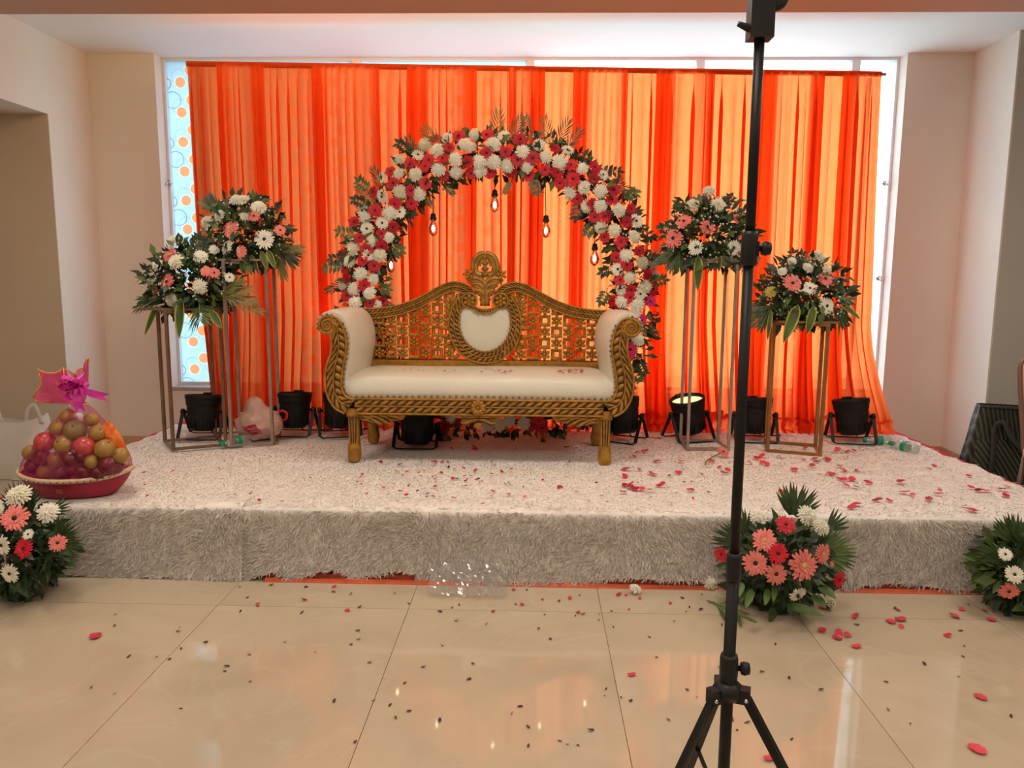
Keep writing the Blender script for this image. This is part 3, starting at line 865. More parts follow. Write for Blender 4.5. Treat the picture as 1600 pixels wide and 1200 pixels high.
back = bk.build('backrest_rail', GD, so)
low_line = [sb(*p) for p in lo_px[:10]]
def zlow(x):
    x = -abs(x)
    for a, c in zip(low_line, low_line[1:]):
        if a.x <= x <= c.x: return a.z + (c.z - a.z) * (x - a.x) / (c.x - a.x)
    return low_line[-1].z
# medallion
mo = [(717.5, 462), (707, 480), (701.3, 501.7), (703, 523), (711, 541), (724, 556), (740, 565), (758.3, 568)]
mi_ = [(729, 476), (721, 486), (718.5, 497), (719, 512), (724, 527), (733, 538.5), (745, 546.5), (758.3, 549.5)]
def full(px): 
    Lh = [sb(*p, -0.006) for p in px]
    return Lh + [mir(v) for v in reversed(Lh[:-1])]
A = crom(full(mo), 4); B = crom(full(mi_), 4)
mb_ = carved_band(MB(), A, B, 0.045, 0.030, 0.008, slant=0.8, edge=0.006, dirs=(1, 1))
med = mb_.build('medallion_frame', GD, so)
padp = crom([sb(*p, 0.0) for p in [(758.3, 484), (750, 482), (742, 480), (734, 478.5), (727, 478)]] + [v + Vector((0, 0.006, 0)) for v in full(mi_)] + [mir(sb(*p, 0.0)) for p in [(727, 478), (734, 478.5), (742, 480), (750, 482)]], 2, True)
pc = sum(padp, Vector()) / len(padp); pdm = MB()
n = len(padp); vs = [pc + Vector((0, -0.020, 0))]
for k in (0.35, 0.65, 0.88, 1.0, 1.06):
    for p in padp:
        q = pc.lerp(p, k); q.y = p.y - 0.020 * (1 - min(1, k) ** 2.5) - 0.002; vs.append(q)
fs = [(0, 1 + i, 1 + (i + 1) % n) for i in range(n)] + [(1 + k * n + i, 1 + (k + 1) * n + i, 1 + (k + 1) * n + (i + 1) % n, 1 + k * n + (i + 1) % n) for k in range(4) for i in range(n)]
pdm.add(vs, fs, 0, True)
pdm.build('medallion_pad', M['leather'], med)
# fan moulding over the pad and the two volute rosettes
fan = MB()
fa = crom([sb(*p, -0.030) for p in [(737, 476), (747, 481), (758.3, 483)]] + [mir(sb(*p, -0.030)) for p in [(747, 481), (737, 476)]], 5)
fb_ = crom([sb(*p, -0.030) for p in [(740, 483), (749, 488), (758.3, 489.5)]] + [mir(sb(*p, -0.030)) for p in [(749, 488), (740, 483)]], 5)
carved_band(fan, fb_, fa, 0.04, 0.016, 0.006, lanes=1, slant=0.2, edge=0.005)
fan.build('fan_moulding', GD, med)
vol = MB().prism([(0.046 * math.cos(2 * PI * i / 20), 0.046 * math.sin(2 * PI * i / 20)) for i in range(20)], 0.0, 0.03, 1)
vol.s[-20:] = [True] * 20
rv = rosette_mb(0.040, 6, 0.26); 
vol.add(rv.v, rv.f, 0, True)
vol.tube([Vector((0.045 * math.cos(2 * PI * i / 20), 0, 0.045 * math.sin(2 * PI * i / 20))) for i in range(20)], 0.006, 6, 0, closed=True)
vme = vol.mesh('volute_rosette', GD)
for T in ((lambda v: v), mir):
    put('volute_rosette', vme, med, T(sb(734, 469.5, -0.018)))
# crest
cr = MB()
def plume(pts, r, flat=0.55, T=lambda v: v, n=5):
    P = crom([T(sb(*p, -0.002)) for p in pts], n); k = len(P)
    if callable(r): rs = [r(i / (k - 1)) for i in range(k)]
    else: rs = [r] * k
    cr.tube(P, rs, 8, 0, flat=(flat, Vector((0, 1, 0))))
    if len(pts) > 2: cr.tube([p - Vector((0, r_ * flat * 0.93, 0)) for p, r_ in zip(P, rs)][1:-1], 0.0024, 5, 1)
leafr = lambda m: (lambda t_: m * (0.25 + 0.9 * math.sin(PI * (0.12 + 0.80 * t_))))
plume([(758.3, 478), (758.3, 460), (758.3, 440)], lambda t_: 0.030 - 0.008 * t_)
for i in range(4):                                   # chevrons up the stem
    y = 432 - 9 * i
    plume([(753, y - 5), (758.3, y), (763.6, y - 5)], 0.009)
plume([(758.3, 432), (758.3, 400)], 0.011)
for T in ((lambda v: v), mir):
    plume([(756, 430), (751, 432), (749, 427.5), (753, 425.5), (754.5, 429)], 0.0085, T=T)
    plume([(752, 432.5), (743, 427), (741.5, 417), (744, 406), (750, 399), (758.3, 396.5)], lambda t_: 0.028 - 0.008 * t_, T=T)
    plume([(748, 416), (750, 408), (755, 402)], lambda t_: 0.016 - 0.006 * t_, T=T)
    plume([(757, 444), (750, 438.5), (741, 436), (731, 440)], leafr(0.026), T=T)
    plume([(757, 454), (751, 447.5), (744, 444.5), (738, 446)], leafr(0.023), T=T)
    plume([(757, 465), (752, 458), (747, 455), (742, 457.5)], leafr(0.020), T=T)
    plume([(752, 437), (743, 433.5), (735, 434)], 0.016, T=T)
    plume([(757, 472), (753, 468), (749.5, 467)], leafr(0.012), T=T)
crest = cr.build('crest', GD, so)
rme = rosette_mb(0.034, 5, 0.3, 0.5).mesh('rosette', GD)
for T in ((lambda v: v), mir):
    put('rosette', rme, crest, T(sb(732.5, 428.5, -0.012)))
# pierced lattice: chequer of rosettes and ring links
lat = MB()
lat.box(-xq, xq, YK - 4.45 + 0.012, YK - 4.45 + 0.022, zq1 - 0.006, zq1 + 0.004, 1)
lattice = lat.build('lattice_panel', GD, so)
r_me = rosette_mb(0.0365, 6, 0.26, 0.33).mesh('rosette', GD)
ring = MB()
sq = []
for i in range(24):
    a = 2 * PI * i / 24; k = (abs(math.cos(a)) ** 3 + abs(math.sin(a)) ** 3) ** -0.333
    sq.append(Vector((0.0245 * k * math.cos(a), 0, 0.0245 * k * math.sin(a))))
ring.tube(sq, 0.0095, 6, 0, closed=True)
for z in (-1, 1):
    ring.tube([Vector((-0.018, -0.006, z * 0.029)), Vector((0.018, -0.006, z * 0.029))], 0.006, 6, 0)
    for x in (-1, 1): ring.ball(Vector((x * 0.026, -0.003, z * 0.026)), 0.011, 7, 5, 0)
ring_me = ring.mesh('ring_link', GD)
mc = Vector((0, 0, sb(758.3, 518).z)); mr = abs(sb(702, 518).x)
col0 = sb(592.7, 552).x; dcol = (sb(702.3, 552).x - col0) / 6
row0 = sb(650, 552).z; drow = sb(650, 534.6).z - row0
lim = zlow(-10)
for side in (-1, 1):
    for i in range(0, 9):
        for j in range(0, 7):
            x = col0 + dcol * i; z = row0 + drow * j
            if x > -0.03: continue
            if z > zlow(x) + 0.012: continue
            d = math.hypot(x, (z - mc.z))
            if d < mr + 0.004: continue
            yy = YK - 4.45 + 0.016 
            if (i + j) % 2 == 0: put('rosette', r_me, lattice, (x * -side if side > 0 else x, yy - 0.006, z))
            else: put('ring_link', ring_me, lattice, (x * -side if side > 0 else x, yy, z))
# ribbed leaf filling beside the medallion
for T in ((lambda v: v), mir):
    rib = MB()
    for k in range(9):
        a = math.radians(130 + 11.5 * k)
        p0 = Vector((math.cos(a) * (mr - 0.005), YK - 4.45 + 0.01, mc.z + math.sin(a) * (mr - 0.005)))
        p1 = Vector((math.cos(a) * (mr + 0.050), YK - 4.45 + 0.01, mc.z + math.sin(a) * (mr + 0.050)))
        rib.tube([T(p0), T(p1)], [0.012, 0.009], 6, 0)
    for pts in ([(700, 462), (706, 468), (709, 474)], [(712, 462), (709, 470), (706, 477)], [(694, 468), (699, 474), (703, 484)]):
        rib.tube(crom([T(sb(*p, 0.008)) for p in pts], 4), [0.012 - 0.004 * abs(i / 8 - .5) for i in range(9)], 6, 0)
    rib.build('ribbed_leaf', M['gold'], lattice)

# aprons under the rail
def apron(pts, feathers, mirror=False):
    b = MB(); T = mir if mirror else (lambda v: v)
    P = [T(sf(*p)) for p in pts]
    b.prism([(p.x, p.z) for p in P], YF - 4.45 - 0.012, YF - 4.45 + 0.012, 0)
    for f in feathers:
        Q = crom([T(sf(*p, -0.014)) for p in f], 4); k = len(Q)
        b.tube(Q, [0.009 + 0.006 * math.sin(PI * i / (k - 1)) - 0.006 * (i / (k - 1)) for i in range(k)], 7, 0)
        b.tube([q + Vector((0, -0.008, -0.011)) for q in Q[:-1]], 0.003, 5, 1)
    b.build('apron', GD, so)
for mr_ in (False, True):
    apron([(562, 645), (637, 645), (630, 655), (611, 658), (609, 661), (596, 661), (586, 657), (575, 656), (564, 655)],
          [[(566, 649), (580, 652), (592, 660), (598, 662)], [(578, 648), (592, 651), (604, 659), (610, 660.5)], [(592, 647), (604, 650), (612, 657)], [(566, 654), (576, 655), (584, 660)], [(606, 647.5), (618, 650), (627, 653)]], mr_)
apron([(708, 646), (790, 646), (782, 652), (772, 654), (776, 657), (768, 660), (756, 659), (753, 662), (742, 662), (738, 659), (724, 661), (720, 657), (724, 654), (714, 652)],
      [[(748, 654), (738, 656), (728, 660), (720, 660)], [(748, 654), (758, 656), (768, 660), (776, 659)], [(748, 650), (734, 650), (718, 650)], [(748, 650), (762, 650), (778, 650)]])
MB().ball(Vector((sf(747.5, 664).x, YF - 4.45 - 0.012, sf(747.5, 664).z)), 0.022, 12, 8, 0, None, (1.1, 0.7, 0.9)).build('pendant_boss', M['gold'], so)
# legs
def leg(x, y, ztop_, kn, rear=False):
    b = MB(); n = 12; sgn = 1 if x > 0 else -1
    prof = [(0.0, 0.028, 0.012), (0.02, 0.033, 0.010), (0.06, 0.034, 0.006), (0.11, 0.029, 0.002), (0.16, 0.028, 0.0), (0.22, 0.029, 0.001), (0.30, 0.032, 0.003), (ztop_ - 0.02, 0.038, 0.0), (ztop_ + 0.03, 0.040, 0.0)]
    if rear: prof = [(0.0, 0.028, 0), (0.04, 0.036, 0.0), (0.10, 0.028, 0), (0.2, 0.03, 0), (ztop_ + 0.03, 0.034, 0)]
    P = crom([Vector((p[1], p[2], p[0])) for p in prof], 3)
    vs = []
    for q in P:
        for i in range(n):
            a = 2 * PI * i / n; k = (abs(math.cos(a)) ** 5 + abs(math.sin(a)) ** 5) ** -0.2
            vs.append((x + sgn * (0.006 * 0) + q.x * k * math.cos(a), y - (q.y if not rear else 0) + q.x * k * math.sin(a), q.z))
    k = len(P)
    b.add(vs, [(i * n + j, i * n + (j + 1) % n, (i + 1) * n + (j + 1) % n, (i + 1) * n + j) for i in range(k - 1) for j in range(n)] + [tuple(range(n - 1, -1, -1))], 0, True)
    if not rear:
        for dx in (-0.017, 0.0, 0.017):
            b.tube([(x + dx, y - 0.036, ztop_ - 0.01), (x + dx * 0.9, y - 0.028, 0.2), (x + dx * 0.6, y - 0.030, 0.08)], 0.0035, 5, 1)
    b.build('leg', GD, so)
xl_ = (at(944, 700, YF).x - at(553, 700, YF).x) / 2
for s in (-1, 1):
    leg(s * xl_, YF - 4.45 + 0.012, zb_, 0); leg(s * (xl_ - 0.005), 0.245, zb_, 0, True)
# brass nails along every leather edge
nb_ = MB()
def nails(P, step, r=0.0075):
    p = Poly(P); k = int(p.L / step)
    for i in range(k + 1): nb_.ball(p(i / k), r, 6, 4, 0)
nails([sf(548, 618.5, -0.014), sf(748, 619, -0.014), sf(949, 623, -0.014)], 0.034)
for T in ((lambda v: v), mir):
    nails([T(v) for v in crom([sf(p[0] + 1.5, p[1], -0.022) for p in inner_px[1:-1]], 3)], 0.028)
nails([v + Vector((0, -0.012, 0)) for v in padp] + [padp[0] + Vector((0, -0.012, 0))], 0.026, 0.007)
nails([sf(513.7, 508, -0.014) + Vector((math.cos(a), 0, math.sin(a))) * 0.060 for a in [PI * (1.1 - 0.1 * i) for i in range(11)]], 0.026)
nails([mir(sf(513.7, 508, -0.014) + Vector((math.cos(a), 0, math.sin(a))) * 0.060) for a in [PI * (1.1 - 0.1 * i) for i in range(11)]], 0.026)
nb_.build('upholstery_nails', M['nail'], so, kind='stuff')
# ================================================================== FLOWERS
def petal(b, a, r0, r1, w, z0, z1, zt, mi=0):
    """One petal in direction a: from r0 to r1, width w, height z0 - z1 - zt."""
    ca, sa = math.cos(a), math.sin(a); rm = r0 + (r1 - r0) * 0.6
    def P(r, s, z): return (r * ca - s * sa, r * sa + s * ca, z)
    vs = [P(r0, -w * .22, z0), P(r0, w * .22, z0), P(rm, -w * .5, z1), P(rm, 0, z1 - w * .12), P(rm, w * .5, z1), P(r1, -w * .24, zt), P(r1, w * .24, zt)]
    b.add(vs, [(0, 3, 2), (0, 1, 3), (1, 4, 3), (2, 3, 6, 5), (3, 4, 6)], mi, True)
def gerbera_mesh(name, m, seed, droop=0.0):
    r = random.Random(seed); b = MB(); n = 20
    for k in range(n):
        a = 2 * PI * k / n + r.uniform(-.07, .07)
        petal(b, a, 0.12, r.uniform(0.86, 1.06), r.uniform(0.22, 0.28), 0.02, 0.10 - droop * .4, r.uniform(-0.06, 0.12) - droop)
    for k in range(n - 2):
        a = 2 * PI * (k + .5) / (n - 2) + r.uniform(-.08, .08)
        petal(b, a, 0.10, r.uniform(0.66, 0.86), r.uniform(0.19, 0.24), 0.06, 0.17, r.uniform(0.10, 0.22))
    for k in range(13):
        petal(b, 2 * PI * k / 13 + r.uniform(-.1, .1), 0.10, r.uniform(0.36, 0.46), 0.14, 0.10, 0.20, r.uniform(0.18, 0.25))
    b.tube([(0, 0, 0.03), (0, 0, -0.5)], [0.10, 0.06], 6, 1)
    return b.mesh(name, [m, M['stem']])
def mum_mesh(name, m, seed):
    r = random.Random(seed); b = MB()
    for (n, r0, r1, z0, z1, w) in ((20, 0.15, 1.0, 0.0, -0.08, 0.24), (18, 0.15, 0.90, 0.14, 0.12, 0.23), (16, 0.12, 0.74, 0.28, 0.32, 0.21), (12, 0.10, 0.54, 0.38, 0.48, 0.19), (9, 0.06, 0.33, 0.42, 0.56, 0.16)):
        for k in range(n):
            a = 2 * PI * (k + r.random() * .5) / n
            f = r.uniform(0.9, 1.07)
            petal(b, a, r0, r1 * f, w, z0, z1 + 0.09, z1 + r.uniform(-.05, .08))
    b.ball((0, 0, 0.32), 0.22, 8, 5, 0)
    b.tube([(0, 0, 0.0), (0, 0, -0.5)], [0.10, 0.06], 6, 1)
    return b.mesh(name, [m, M['stem']])
eye = MB(); eye.ball((0, 0, 0.11), 1.0, 12, 6, 0, None, (0.19, 0.19, 0.13))
eye_dark = eye.mesh('flower_eye', M['dark_center']); eye_yel = eye.mesh('flower_eye', M['yellow_center'])
FL = {'G': [gerbera_mesh('gerbera', M['white_petal'], s) for s in (1, 2)], 'R': [gerbera_mesh('gerbera', M['red_petal'], s) for s in (3, 4)],
      'P': [gerbera_mesh('gerbera', M['pink_petal'], s, 0.03) for s in (5, 6)], 'H': [gerbera_mesh('gerbera', M['hot_pink_petal'], 7)],
      'O': [gerbera_mesh('gerbera', M['leaf_yellow'], 9, -0.2)],
      'W': [mum_mesh('chrysanthemum', M['white_petal'], s) for s in (1, 2)] + [mum_mesh('chrysanthemum', M['cream_petal'], 3)]}
FLAB = {'G': 'white gerbera with a dark eye', 'R': 'crimson gerbera', 'P': 'pink gerbera', 'H': 'hot pink gerbera', 'O': 'faded olive flower head', 'W': 'white chrysanthemum'}
def flower(root, kind, pos, d, r, rr=rnd, eyekind=None):
    me = rr.choice(FL[kind])
    o = put(me.name.split('.')[0], me, root)
    o.location = Vector(pos) - root.location
    o.rotation_mode = 'QUATERNION'; o.rotation_quaternion = face_to(d, rr.uniform(0, 6))
    o.scale = (r, r, r); o['label'] = FLAB[kind]
    if kind in 'GRPH':
        put('flower_eye', eye_dark if eyekind is None else eyekind, o)
    return o
def foliage(root, name, samples, mats, L=(0.045, 0.075), W=0.5, seed=1, curl=(0.0, 0.5)):
    """Loose small leaves: samples yields (position, outward direction)."""
    r = random.Random(seed); b = MB()
    for p, d in samples:
        d = (Vector(d).normalized() + Vector((r.gauss(0, .55), r.gauss(0, .55), r.gauss(0, .55)))).normalized()
        l = r.uniform(*L)
        b.leaf(Vector(p) - root.location, d, Vector((r.gauss(0, .4), -0.7 + r.gauss(0, .3), 0.6 + r.gauss(0, .4))), l, l * W * r.uniform(.8, 1.2), r.uniform(*curl), r.randrange(len(mats)), 2)
    return b.build(name, mats, root, kind='stuff')
def frond(root, base, d, up, L, n=12, leaf_l=0.14, leaf_w=0.012, droop=0.25, m='palm', name='palm_frond', seed=0, ang=42):
    r = random.Random(seed); b = MB()
    base = Vector(base) - root.location; d = Vector(d).normalized(); up = Vector(up); side = d.cross(up).normalized(); up = side.cross(d).normalized()
    pts = [base + d * (L * t) - up * (droop * L * t * t) for t in [i / 8 for i in range(9)]]
    b.tube(pts, [0.0035 - 0.0022 * i / 8 for i in range(9)], 5, 1)
    P = Poly(pts)
    for i in range(n):
        t = 0.15 + 0.83 * i / (n - 1)
        c = P(t); tg = (P(min(1, t + .04)) - P(t - .04)).normalized()
        for s in (-1, 1):
            a = math.radians(ang * (1.1 - 0.5 * t) + r.uniform(-4, 4))
            dd = tg * math.cos(a) + side * s * math.sin(a) + up * 0.08
            ll = leaf_l * (0.55 + 0.75 * math.sin(PI * (0.15 + 0.75 * t))) * r.uniform(.9, 1.08)
            b.leaf(c, dd, up, ll, leaf_w * r.uniform(.85, 1.15), r.uniform(.05, .3), 0, 2)
    return b.build(name, [M[m], M['stem']], root)
def palm_fan(root, base, nrm, a0, a1, n, R_, w=0.016, m='palm', seed=0, tilt=0.0):
    """Fan-shaped palm leaf: n blades between angles a0 and a1 (degrees, in the plane with normal nrm; 0 = +x, 90 = up)."""
    r = random.Random(seed); b = MB(); base = Vector(base) - root.location
    nrm = Vector(nrm).normalized(); ex = Vector((1, 0, 0)); ex = (ex - nrm * ex.dot(nrm)).normalized(); ez = ex.cross(nrm).normalized()
    if ez.z < 0: ez = -ez
    for i in range(n):
        a = math.radians(a0 + (a1 - a0) * i / (n - 1) + r.uniform(-1.5, 1.5))
        d = ex * math.cos(a) + ez * math.sin(a) + nrm * r.uniform(-.04, .04)
        l = R_ * r.uniform(.9, 1.05) * (0.85 + 0.15 * math.sin(PI * i / (n - 1)))
        b.leaf(base + d * 0.02, d, nrm, l, w * r.uniform(.85, 1.2), r.uniform(-.08, .12), 0, 3, fold=0.5)
    return b.build('palm_fan_leaf', M[m], root)
def broad_leaf(root, a, b_, W, up=(0, -0.8, 0.6), curl=0.0, yellow=True):
    a = Vector(a); b_ = Vector(b_); d = b_ - a
    mb = MB().leaf(a - root.location, d, up, d.length * 1.06, W * 0.8, curl, 0, 7, edge=1 if yellow else None, fold=0.35)
    return mb.build('broad_leaf', [M['leaf2'], M['leaf_yellow']], root)
def breath(root, samples, seed=1, r_=0.0062):
    b = MB(); r = random.Random(seed)
    for p in samples:
        c = Vector(p) - root.location; q = r_ * r.uniform(.7, 1.3)
        vs = [c + Vector(v) * q for v in ((1, 0, 0), (-1, 0, 0), (0, 1, 0), (0, -1, 0), (0, 0, 1), (0, 0, -1))]
        b.add(vs, [(0, 2, 4), (2, 1, 4), (1, 3, 4), (3, 0, 4), (2, 0, 5), (1, 2, 5), (3, 1, 5), (0, 3, 5)], 0)
    return b.build('filler_bloom', M['breath'], root, kind='stuff')

# ------------------------------------------------------------------ flower ring behind the bench
YA = 4.90
ring_px = [(775, 240), (845, 247), (903, 275), (950, 325), (982, 392), (990, 460), (986, 530), (955, 595), (890, 643), (775, 660), (660, 643), (592, 590), (566, 520), (567, 450), (580, 390), (598, 345), (640, 288), (700, 252)]
RC = crom([at(x, y, YA) for x, y in ring_px], 8, True)
arch = thing('flower_ring', 'ring of crimson and white flowers standing behind the gilt bench', 'flower arch', (at(775, 660, YA).x, YA, ZS - 0.01))
MB().tube([p - arch.location for p in RC], 0.016, 8, 0, closed=True).build('ring_frame', M['black_metal'], arch)
for dx in (-0.34, 0.30):
    c = Vector((at(775, 660, YA).x + dx, YA, ZS - 0.01))
    MB().bar(c + Vector((0, -0.13, 0.012)) - arch.location, c + Vector((0, 0.22, 0.012)) - arch.location, 0.025).build('foot', M['black_metal'], arch)
TR = 0.115
def ring_samples(n, r, rmin, rmax, lowcut=0.62):
    for _ in range(n):
        c = r.choice(RC); k = r.randrange(len(RC)); c = RC[k]; t = (RC[(k + 1) % len(RC)] - RC[k - 1]).normalized()
        e1 = Vector((0, -1, 0)); e2 = t.cross(e1).normalized()
        a = r.uniform(0, 2 * PI); q = e1 * math.cos(a) + e2 * math.sin(a)
        rad = r.uniform(rmin, rmax)
        p = c + q * rad
        if p.z < ZS + 0.03: p.z = ZS + 0.03 + r.random() * 0.05
        yield p, q
foliage(arch, 'foliage', ring_samples(2600, random.Random(3), 0.05, 0.135), [M['leaf'], M['leaf'], M['leaf2'], M['palm']], (0.045, 0.085), 0.5, 5)
breath(arch, [p for p, q in ring_samples(900, random.Random(8), 0.11, 0.15)], 3)
c5, c6, c8 = (480, 170, 3.87), (760, 170, 3.87), (740, 380, 3.43)
RINGF = [(c5, """R1085,160 R1083,268 W1120,215 W1125,320 W1010,155 R915,165 W985,230 W950,215 W845,180 R770,180 W715,215 R858,235 W790,250 R820,300 W895,305 R970,320 W1045,315 W900,385 W1045,375
R990,390 R1105,380 R825,405 W795,365 R735,310 R712,350 G670,280 R630,245 W550,310 R625,335 R505,380 W555,390 W655,395 G450,415 R520,450 R715,455 W560,505 R625,495 W675,515 R400,505 G455,530
R528,575 R630,575 G335,615 R410,615 W500,630 G560,625 W355,660 R285,685 G453,690 G360,725 R520,715 R450,755 W490,775 R318,780 W395,795 R450,830 G255,805 W280,850 R360,850 G370,885 R210,885
W435,885 W255,920 R335,915 R405,950 G185,945 R233,965 W325,1000 W400,1030 R240,1030 W280,1090 R345,1070 W215,1065 R240,1130 W375,1110 W290,1170 R380,1175 R458,1165 W415,1190 W330,1235 R250,1240 W420,1260"""),
 (c6, """G105,165 R205,185 G320,220 R415,240 G490,250 W45,215 R115,260 W220,260 W360,290 W445,325 R190,308 R280,300 W50,325 W125,345 W245,350 R20,385 R150,380 R255,400 R355,370 R510,340 W580,360
R655,355 R430,385 R525,425 R650,425 G705,400 R445,450 W590,475 W690,500 R768,490 W505,510 R550,545 R760,550 W605,590 R640,575 W690,590 W800,610 R875,605 R655,655 R720,650 R850,685 G905,680 W690,715
W775,735 R715,775 R815,805 W895,775 W845,885 R925,860 R785,900 W945,930 R850,945 G795,970 R985,960 W870,1020 R810,1035 R975,1015 G1015,1010 R875,1095 W960,1075 R1005,1090 W820,1100 G930,1120 R870,1140
H990,1165 W825,1165 R765,1165 W915,1180"""),
 (c8, "W875,330 R790,365 H900,415 W865,375 W880,515 H840,570 H830,600 R800,440 W840,430 R790,500 W850,470"), 
 ((500, 590, 5.714), "R1110,430 W1180,340 R1250,380 W1500,420"), ((740, 590, 5.926), "W330,400 W230,440 R600,400 R630,460 W470,420 R540,440")]
rr = random.Random(11)
def nearest(p):
    best = min(range(len(RC)), key=lambda k: (RC[k] - p).length); return best
for (ox, oy, sc), txt in RINGF:
    for tok in txt.split():
        kd = tok[0]; x, y = [float(v) for v in tok[1:].split(',')]
        px, py = ox + x / sc, oy + y / sc
        p = at(px, py, YA); c = RC[nearest(p)]; off = p - c; dd = off.length
        y_ = YA - math.sqrt(max(0.002, 0.150 ** 2 - min(dd, 0.145) ** 2))
        P = at(px, py, y_)
        d = Vector((off.x * 3.5 + rr.gauss(0, .22), -1, off.z * 3.5 + 0.1 + rr.gauss(0, .22)))
        flower(arch, kd, P, d, {'W': 0.044, 'G': 0.044, 'R': 0.044, 'H': 0.044}[kd] * rr.uniform(.88, 1.12), rr)
# palm tips and leaf sprays breaking the outline
for i, (x0, y0, x1, y1) in enumerate([(775, 232, 778, 182), (790, 232, 812, 190), (830, 232, 822, 190), (862, 235, 852, 192), (866, 236, 885, 195), (880, 240, 903, 208), (700, 240, 668, 206), (655, 260, 640, 222), (600, 300, 585, 268), (590, 320, 562, 295),
                                      (545, 440, 515, 452), (600, 470, 616, 485), (660, 300, 672, 318), (690, 285, 706, 300), (930, 300, 966, 285), (995, 420, 1030, 395), (960, 290, 992, 300), (1000, 500, 1022, 520), (800, 280, 790, 298), (560, 470, 530, 500)]):
    a = at(x0, y0, YA - 0.05); b_ = at(x1, y1, YA - 0.07); d = b_ - a
    frond(arch, a, d, (0, -1, 0.1), d.length * 1.05, 7, d.length * 0.45, 0.009, 0.05, 'palm' if i % 3 else 'olive', seed=i, ang=34)
def sprig(root, a, b_, n=5, l=0.05, seed=0, m='leaf'):
    r = random.Random(seed); mb = MB(); a = Vector(a) - root.location; b_ = Vector(b_) - root.location
    mb.tube([a, a.lerp(b_, .5) + Vector((0, 0, .008)), b_], [0.003, 0.002, 0.0015], 5, 1)
    d = (b_ - a).normalized(); s = d.cross(Vector((0, 1, 0))).normalized()
    for i in range(n):
        c = a.lerp(b_, 0.3 + 0.7 * i / max(1, n - 1))
        for q in (-1, 1):
            mb.leaf(c, d * 0.6 + s * q + Vector((0, r.uniform(-.4, .2), 0)), (0, -1, 0.2), l * r.uniform(.8, 1.15), l * 0.5, 0.1, 0, 2)
    mb.leaf(b_, d, (0, -1, 0.2), l, l * 0.5, 0.1, 0, 2)
    return mb.build('leaf_sprig', [M[m], M['stem']], root)
for i, (x0, y0, x1, y1) in enumerate([(580, 300, 562, 284), (575, 320, 556, 312), (560, 370, 532, 362), (545, 400, 520, 405), (540, 415, 512, 418), (620, 330, 643, 334), (610, 385, 625, 392), (935, 265, 965, 268), (975, 310, 990, 302), (990, 350, 1018, 370), (1010, 440, 1036, 438),
                                      (905, 310, 900, 338), (930, 350, 918, 362), (955, 420, 942, 425), (950, 450, 940, 470), (1005, 400, 1028, 405), (830, 275, 838, 298), (640, 240, 625, 225), (590, 450, 604, 452), (1000, 560, 1005, 580), (980, 575, 998, 590)]):
    sprig(arch, at(x0, y0, YA - 0.09), at(x1, y1, YA - 0.1), 4, 0.048, i, 'leaf' if i % 2 else 'leaf2')

# ------------------------------------------------------------------ hanging bulbs
M['glass'] = mat('clear_bulb_glass', (1, 0.98, 0.95), 0.03, trans=1.0)
M['glow'] = emit('bulb_filament_glow', (1.0, 0.74, 0.42), 45)
# (bulb centre px, y of the socket top, px of the cord top)
for (bx_, by_, sy, cx_, cy_, lab) in [(677, 355, 334, 676, 290, 'lit bulb on a cord, second from the left inside the flower ring'), (773, 320, 297, 773, 270, 'lit bulb hanging at the middle top of the flower ring'),
                                       (853, 358, 337, 852, 285, 'lit bulb on a long cord, right of the middle one'), (611, 408, 392, 611, 375, 'lit bulb at the left inner edge of the flower ring'), (929, 402, 381, 929, 355, 'lit bulb at the right inner edge of the flower ring')]:
    Yb = YA - 0.02
    top = at(cx_, cy_, Yb); s0 = at(bx_, sy, Yb); c = at(bx_, by_, Yb)
    t_ = thing('hanging_bulb', lab, 'bulb', c, 0, 'hanging bulbs inside the flower ring')
    MB().tube([top - c, s0 - c], 0.0025, 6).build('cord', M['black_plastic'], t_)
    h = s0.z - c.z
    sk = MB().lathe([(0.006, h + 0.004), (0.011, h), (0.016, h - 0.004), (0.016, h - 0.02), (0.020, h - 0.022), (0.020, h - 0.036), (0.015, h - 0.04)], 14)
    sk.build('socket', M['black_plastic'], t_)
    hb = h - 0.038
    MB().lathe([(0.012, hb), (0.014, hb - 0.012), (0.026, hb - 0.036), (0.030, hb - 0.056), (0.026, hb - 0.078), (0.012, hb - 0.094), (0.0, hb - 0.098)], 16).build('glass_bulb', M['glass'], t_)
    MB().ball((0, 0, hb - 0.05), 1.0, 10, 8, 0, None, (0.013, 0.013, 0.026)).build('filament', M['glow'], t_)

# ------------------------------------------------------------------ flower stands and their arrangements
def stand(label, FLp, BLp, FRp, BRp, ztop_, m, w=0.017):
    P = [on(*p, ZS) for p in (FLp, BLp, FRp, BRp)]
    c = sum(P, Vector()) / 4; c.z = ZS
    t_ = thing('flower_stand', label, 'stand', c, 0, 'tall metal flower stands')
    L = [p - c for p in P]; H = ztop_ - ZS
    for p in L: MB().bar(p, p + Vector((0, 0, H)), w, w).build('leg', m, t_)
    for z, nm in ((w / 2, 'base_bar'), (H - w / 2, 'top_bar')):
        for a, b_ in ((0, 1), (1, 3), (3, 2), (2, 0)):
            MB().bar(L[a] + Vector((0, 0, z)), L[b_] + Vector((0, 0, z)), w * .9, w * .9).build(nm, m, t_)
    MB().box(min(p.x for p in L), max(p.x for p in L), min(p.y for p in L), max(p.y for p in L), H, H + 0.012).build('top_plate', m, t_)
    return c, ztop_ + 0.013
